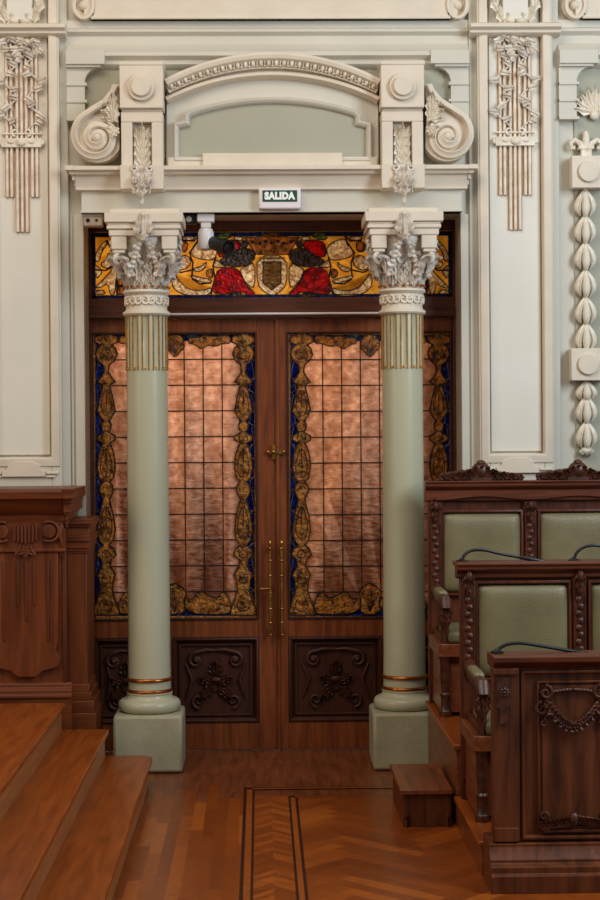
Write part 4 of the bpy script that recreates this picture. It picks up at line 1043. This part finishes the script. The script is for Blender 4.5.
# ------------------------------------------------------------------ benches (face the camera)
PITCH = .545
def bench(x0, y0, z0, top, nunit, crest, lb, seat_h=.42):
    """x0 left end, y0 front face of the back, z0 platform, top = top of rail"""
    root = empty('bench', (x0, y0, z0)); tag(root, lb, 'bench', 'carved benches with green leather backs')
    H = top-z0; W = nunit*PITCH+.065
    d = .115 if crest else .075                  # depth of the rail below the cap
    m_ = MB(); m_.sweepx([(.0, H-d), (-.008, H-d+.005), (-.008, H-.05), (-.02, H-.045), (-.035, H-.03), (-.035, H-.012), (-.045, H-.01), (-.045, H), (.085, H), (.085, H-.03), (.07, H-.04), (.07, H-d)], -.015, W+.015)
    m_.build('top_rail', 'benchh', root, .003, ang=25)
    SX = [.042]+[.03+k*PITCH for k in range(1, nunit)]+[nunit*PITCH+.03]
    if crest:
        m_ = MB()
        for k in range(nunit):
            xa_, xb_ = SX[k], SX[k+1]; pts = [(xa_+(xb_-xa_)*i/20, H-.090-.010*math.cos(2*PI*i/20)) for i in range(21)]
            m_.band(pts, [(-.007, -.03), (.007, -.03), (.010, -.0), (-.007, 0)])
        m_.build('wavy_moulding', 'benchh', root)
    top_c = H-.185 if crest else H-.108
    for xs in SX:
        m_ = MB(); hw = .038; m_.box(xs-hw, xs+hw, .0, .07, 0, H-d); m_.box(xs-hw+.008, xs+hw-.008, -.012, .0, .1, H-d)
        m_.build('stile', 'bench', root, .004)
    m_ = MB(); m_.box(.06, W-.04, .02, .06, 0, H-d); m_.build('back_board', 'bench', root)
    for xs in SX:
        c = MB(); g = top_c+.045
        c.tube([(xs-.018, -.03, g-.01), (xs, -.045, g+.015), (xs+.018, -.03, g-.01)], .012, 8); c.leaf((xs, -.02, g+.01), (0, -.25, -1), (0, -1, 0), .10, .055, .6, 3)
        c.ell((xs, -.04, g), (.016, .018, .026)); c.ell((xs, -.028, g-.075), (.014, .014, .02))
        for i in range(12): c.ell((xs+(.006 if i % 2 else -.006), -.013, g-.115-i*.034), (.015, .008, .016), 8, R=Matrix.Rotation(.6*(-1)**i, 3, 'Y'))
        for sx in (-1, 1): c.tube([(xs+sx*.025, -.013, g-.1), (xs+sx*.025, -.013, g-.53)], .004, 6)
        c.build('carved_bracket', 'carve', root)
    for k in range(nunit):
        xa_, xb_ = .085+k*PITCH, .085+k*PITCH+.437
        zt_, zb_ = top_c, top_c-.44
        f_ = MB(); f_.band([(xa_-.004, zb_-.01), (xb_+.004, zb_-.01), (xb_+.004, zt_+.012), (xa_-.004, zt_+.012)], [(-.010, .02), (-.010, -.008), (.002, -.012), (.008, .0), (.008, .02)], closed=True); f_.build('panel_moulding', 'bench', root, .002)
        p = MB(); nx, nz = 20, 20; xa2, xb2 = xa_, xb_; vs = []
        for i in range(nx+1):
            for j in range(nz+1):
                u, v_ = math.sin((i/nx-.5)*PI), math.sin((j/nz-.5)*PI)
                bl_ = (1-u**10)*(1-v_**10)
                vs.append(((xa2+xb2)/2+(xb2-xa2)/2*u*(1-.025*abs(v_)**14), .012-.036*bl_**.6, (zt_+zb_)/2+(zt_-zb_)/2*v_*(1-.025*abs(u)**14)))
        fs = [(i*(nz+1)+j, (i+1)*(nz+1)+j, (i+1)*(nz+1)+j+1, i*(nz+1)+j+1) for i in range(nx) for j in range(nz)]
        p.add(vs, fs); p.box(xa2+.004, xb2-.004, .0125, .02, zb_+.004, zt_-.004); p.build('back_cushion', 'leather', root)
        s_ = MB(); s_.box(xa_-.03, xb_+.03, -.50, -.02, seat_h-.03, seat_h+.035); s_.build('seat_cushion', 'leather', root, .02)
    m_ = MB(); m_.box(0, W, -.50, 0, seat_h-.10, seat_h-.03); m_.box(.02, W-.02, -.46, -.02, .02, seat_h-.1); m_.build('seat_box', 'plat', root, .004)
    for xs in (SX[0], SX[-1]):
        a_ = MB(); ah = .62
        a_.tube([(xs, .0, ah+.03), (xs, -.18, ah+.0), (xs, -.40, ah+.0), (xs, -.50, ah-.005), (xs, -.525, ah-.035), (xs, -.505, ah-.06)], [.03, .03, .032, .034, .03, .02], 12); a_.ell((xs, -.505, ah-.055), (.026, .026, .024), 12)
        ar = a_.build('armrest', 'carve', root)
        a_ = MB(); a_.box(xs-.024, xs+.024, -.40, -.12, ah+.01, ah+.042); a_.build('arm_pad', 'leather', ar, .012)
        a_ = MB(); a_.lathe([(0, 0), (.034, 0), (.034, .03), (.026, .04), (.024, .10), (.030, .11), (.030, .12), (.022, .13), (.028, .22), (.028, .30), (.034, .31), (.034, .32), (.026, .33), (.030, .34), (.024, .36), (.022, .48), (.034, .5), (.034, .53), (.028, .6), (0, .6)], xs, -.465, 20, None)
        a_.build('arm_post', 'carve', root)
        a_ = MB(); a_.leaf((xs, -.53, ah-.03), (0, -.1, -1), (0, -1, 0), .12, .06, .4, 3); a_.build('arm_leaf', 'carve', ar)
        a_ = MB(); a_.box(xs-.015, xs+.015, -.45, 0, .10, .16); a_.box(xs-.015, xs+.015, -.45, 0, .30, seat_h); a_.build('side_rail', 'bench', root, .003)
    if crest:
        for k in range(nunit):
            xm_ = .085+k*PITCH+.2185; c = MB()
            c.box(xm_-.06, xm_+.06, -.01, .04, H-.002, H+.03); c.ell((xm_, .02, H+.055), (.055, .045, .05), 14); c.ell((xm_, .015, H+.098), (.026, .03, .018), 10)
            for a in range(-3, 4): c.leaf((xm_+.012*a, -.005, H+.02), (math.sin(a*.42), -.2, math.cos(a*.42)), (0, -1, 0), .085, .034, .7, 1, 6, 4)
            for sx in (-1, 1):
                for i in range(7):
                    t = i/6; c.spiral(xm_+sx*(.075+.145*t), .012, H+.034-.012*t, .028-.010*t, .008, PI*(i % 2), sx*(1.1 if i % 2 else -1.1), .012-.004*t, .007, 14, sec=6)
                    c.leaf((xm_+sx*(.06+.145*t), -.005, H+.008), (sx*.5*(-1)**i, -.3, 1), (0, -1, 0), .075-.035*t, .04, .7, 2, 6, 4)
                    c.ell((xm_+sx*(.07+.14*t), .01, H+.014), (.024, .022, .020-.006*t), 8)
                c.tube([(xm_+sx*.03, .015, H+.018), (xm_+sx*.12, .01, H+.014), (xm_+sx*.235, .01, H+.010)], [.018, .015, .009], 8)
            c.build('carved_crest', 'carve', root)
    return root
bx0, bt = U(427.5, 481, 9.5)
bench(bx0, 9.50, .40, bt, 3, True, 'rear carved bench with crested top rail against the wall')
b2x, b2t = U(459.5, 563, 8.12)
bench(b2x, 8.12, .15, b2t, 3, False, 'front carved bench with plain top rail behind the desk', .42)
# writing ledge behind the front bench's back
m_ = MB(); led = empty('writing_ledge', (b2x, 8.19, b2t)); tag(led, 'narrow dark wooden ledge along the back of the front bench', 'ledge')
m_ = MB(); m_.box(b2x, b2x+1.72, 8.208, 8.42, b2t-.03, b2t-.008); ch(m_, 'board', 'benchh', led, bevel=.003)
for k in range(4):
    m_ = MB(); m_.prismz([(b2x+.03+k*.54, 8.208), (b2x+.06+k*.54, 8.208), (b2x+.06+k*.54, 8.38), (b2x+.03+k*.54, 8.38)], b2t-.09, b2t-.03); ch(m_, 'support', 'bench', led, bevel=.003)

# ------------------------------------------------------------------ front desk
YK = 7.08
dkx, dkt = U(489, 657, YK-.03)
dk = empty('desk', (dkx, YK, 0)); tag(dk, 'carved dark wooden desk front with garland panel at bottom right', 'desk')
W = 2*PITCH+.5; H = dkt
kz = lambda py: U(560, py, YK)[1]; kx = lambda px: U(px, 750, YK)[0]-dkx
m_ = MB(); m_.box(.03, W, 0, .16, .04, H-.03); m_.build('body', 'desk', dk, .004)
m_ = MB(); m_.sweepx([(.01, H-.055), (-.015, H-.045), (-.03, H-.028), (-.04, H-.024), (-.04, H), (.17, H), (.17, H-.03), (.16, H-.055)], .018, W); m_.build('top', 'benchh', dk, .003)
m_ = MB(); m_.sweepx([(.0, 0), (-.10, 0), (-.10, kz(870)), (-.085, kz(868)), (-.085, kz(862)), (-.06, kz(859)), (-.06, kz(856)), (-.035, kz(850)), (-.025, kz(845)), (-.025, kz(842)), (0, kz(840)), (.16, kz(840)), (.16, 0)], -.005, W); m_.build('base', 'desk', dk, .002, ang=20)
us = .56
for k in range(3):
    m_ = MB(); x0_ = kx(492)+k*us; m_.box(x0_, x0_+kx(519)-kx(492), -.018, 0, kz(840), H-.045)
    m_.box(x0_+.004, x0_+.11, -.03, -.015, H-.075, H-.05); m_.box(x0_+.006, x0_+.105, -.026, -.015, kz(840), kz(826))
    m_.build('stile', 'desk', dk, .003)
for k in range(2):
    xa_, xb_ = kx(521)+k*us, kx(492)+(k+1)*us-.005
    z0_, z1_ = kz(838), H-.06
    f_ = MB(); f_.band([(xa_, z0_), (xb_, z0_), (xb_, z1_), (xa_, z1_)], [(0, -.02), (.010, -.022), (.018, -.008), (.018, 0), (0, 0)], closed=True)
    za_, zb_ = kz(828)+.0, H-.105
    xa2, xb2 = kx(537)+k*us, kx(537)+k*us+(xb_-xa_)-2*(kx(537)-kx(521))
    f_.band([(xa2, za_), (xb2, za_), (xb2, zb_), (xa2, zb_)], [(0, -.012), (.008, -.014), (.014, 0), (0, 0)], closed=True)
    f_.box(xa2+.02, xb2-.02, -.008, 0, za_+.02, zb_-.02); pn = f_.build('front_panel', 'desk', dk, .002)
    c = MB(); xm_ = (xa2+xb2)/2; zg = kz(700)
    hwid = (xb2-xa2)/2-.02
    for sx in (-1, 1):
        xs = xm_+sx*hwid
        c.spiral(xs-sx*.015, -.02, kz(692), .032, .008, PI/2, sx*1.4, .010, .006, 24); c.spiral(xs, -.02, kz(708), .030, .008, PI/2, -sx*1.4, .010, .005, 24)
        c.spiral(xs-sx*.005, -.02, kz(722), .018, .006, PI/2, sx*1.2, .008, .004, 18)
        for i in range(5): c.leaf((xs-sx*.01, -.015, kz(690+i*7)), (sx*(.6 if i % 2 else -.5), -.2, .8), (0, -1, 0), .045, .03, .5, 2, 6, 4)
        for i in range(10):
            t = i/9; xx = xm_+sx*hwid*.82*(1-t); zz = kz(704)-.088*math.sin(t*PI/2)
            c.ell((xx, -.022, zz), (.020, .016, .018+.006*t), 8); c.ell((xx+.012, -.036, zz+.008), .009, 6); c.ell((xx-.008, -.036, zz-.008), .008, 6)
            c.leaf((xx, -.03, zz), (sx*.4, -.3, -.8 if i % 2 else .8), (0, -1, 0), .032, .022, .5, 1, 5, 3)
        for i in range(7): xx = xm_+sx*hwid*.78*i/7; c.ell((xx, -.016, kz(692)+.012*math.cos(i/7*PI/2)), (.012, .010, .009), 8)
    c.build('garland_carving', 'carve', pn)
    c = MB()
    for sx in (-1, 1):
        for i in range(7):
            t = i/6; xx = xm_+sx*(hwid*(.12+.85*t)); zz = kz(824)+.016*(1-t)
            c.spiral(xx, -.018, zz, .022, .006, PI*(i % 2), sx*1.2*(-1)**i, .008, .005, 16, sec=6); c.leaf((xx, -.018, zz-.01), (sx*.5, -.3, .9), (0, -1, 0), .045, .028, .5, 2, 6, 4)
        c.spiral(xm_+sx*hwid*.97, -.018, kz(815), .02, .006, 0, -sx*1.2, .009, .005, 16)
        c.tube([(xm_, -.014, kz(830)), (xm_+sx*hwid, -.014, kz(830))], .008, 6)
    c.ell((xm_, -.025, kz(818)), (.02, .02, .03)); c.build('foliage_carving', 'carve', pn)
for k in range(3):
    xm_ = kx(503.5)+k*us; c = MB(); zz = kz(691)
    c.box(xm_-.03, xm_+.03, -.026, -.015, kz(706), kz(676)); c.box(xm_-.018, xm_+.018, -.03, -.015, kz(722), kz(706))
    for a in range(8): c.ell((xm_+.014*math.cos(a*PI/4), -.032, zz+.014*math.sin(a*PI/4)), (.008, .008, .008), 8)
    c.ell((xm_, -.036, zz), .009, 8); c.build('rosette', 'carve', dk, 0)

# ------------------------------------------------------------------ gooseneck microphones
def mic(px0, pts, Y, zfoot, lb):
    P = [U(a, b_, Y) for a, b_ in pts]
    bx, bz = P[0]
    r_ = empty('microphone', (bx, Y, zfoot)); tag(r_, lb, 'microphone', 'gooseneck microphones')
    P3 = [Vector((a-bx, -.0+.004*i, b_-zfoot)) for i, (a, b_) in enumerate(P)]; P3[0].z = 0.012
    Q = P3
    for _ in range(2):
        q = [Q[0]]
        for i in range(len(Q)-1): q += [Q[i]*.75+Q[i+1]*.25, Q[i]*.25+Q[i+1]*.75]
        Q = q+[Q[-1]]
    m_ = MB(); m_.tube(Q, .0075, 8); m_.build('gooseneck', 'black', r_)
    d = (P3[-1]-P3[-2]).normalized(); m_ = MB(); m_.tube([P3[-1]-d*.005, P3[-1]+d*.03, P3[-1]+d*.12, P3[-1]+d*.13], [.007, .010, .010, .006], 10); m_.build('microphone_head', 'black', r_)
    m_ = MB(); m_.lathe([(0, 0), (.028, 0), (.028, .008), (.012, .014), (.008, .02), (0, .02)], n=20); m_.build('foot', 'black', r_)
mic(0, [(462, 561), (465, 554), (472, 550), (485, 550), (500, 554), (520, 557.5)], 8.30, b2t-.008, 'black gooseneck microphone nearest the right column')
mic(0, [(574, 560), (577, 552), (584, 547), (594, 545), (606, 547), (626, 553)], 8.30, b2t-.008, 'black gooseneck microphone at the right edge behind the front bench')
mic(0, [(497, 655), (500, 648), (508, 644), (522, 643), (545, 647), (575, 652)], 7.17, dkt, 'black gooseneck microphone on top of the front desk')
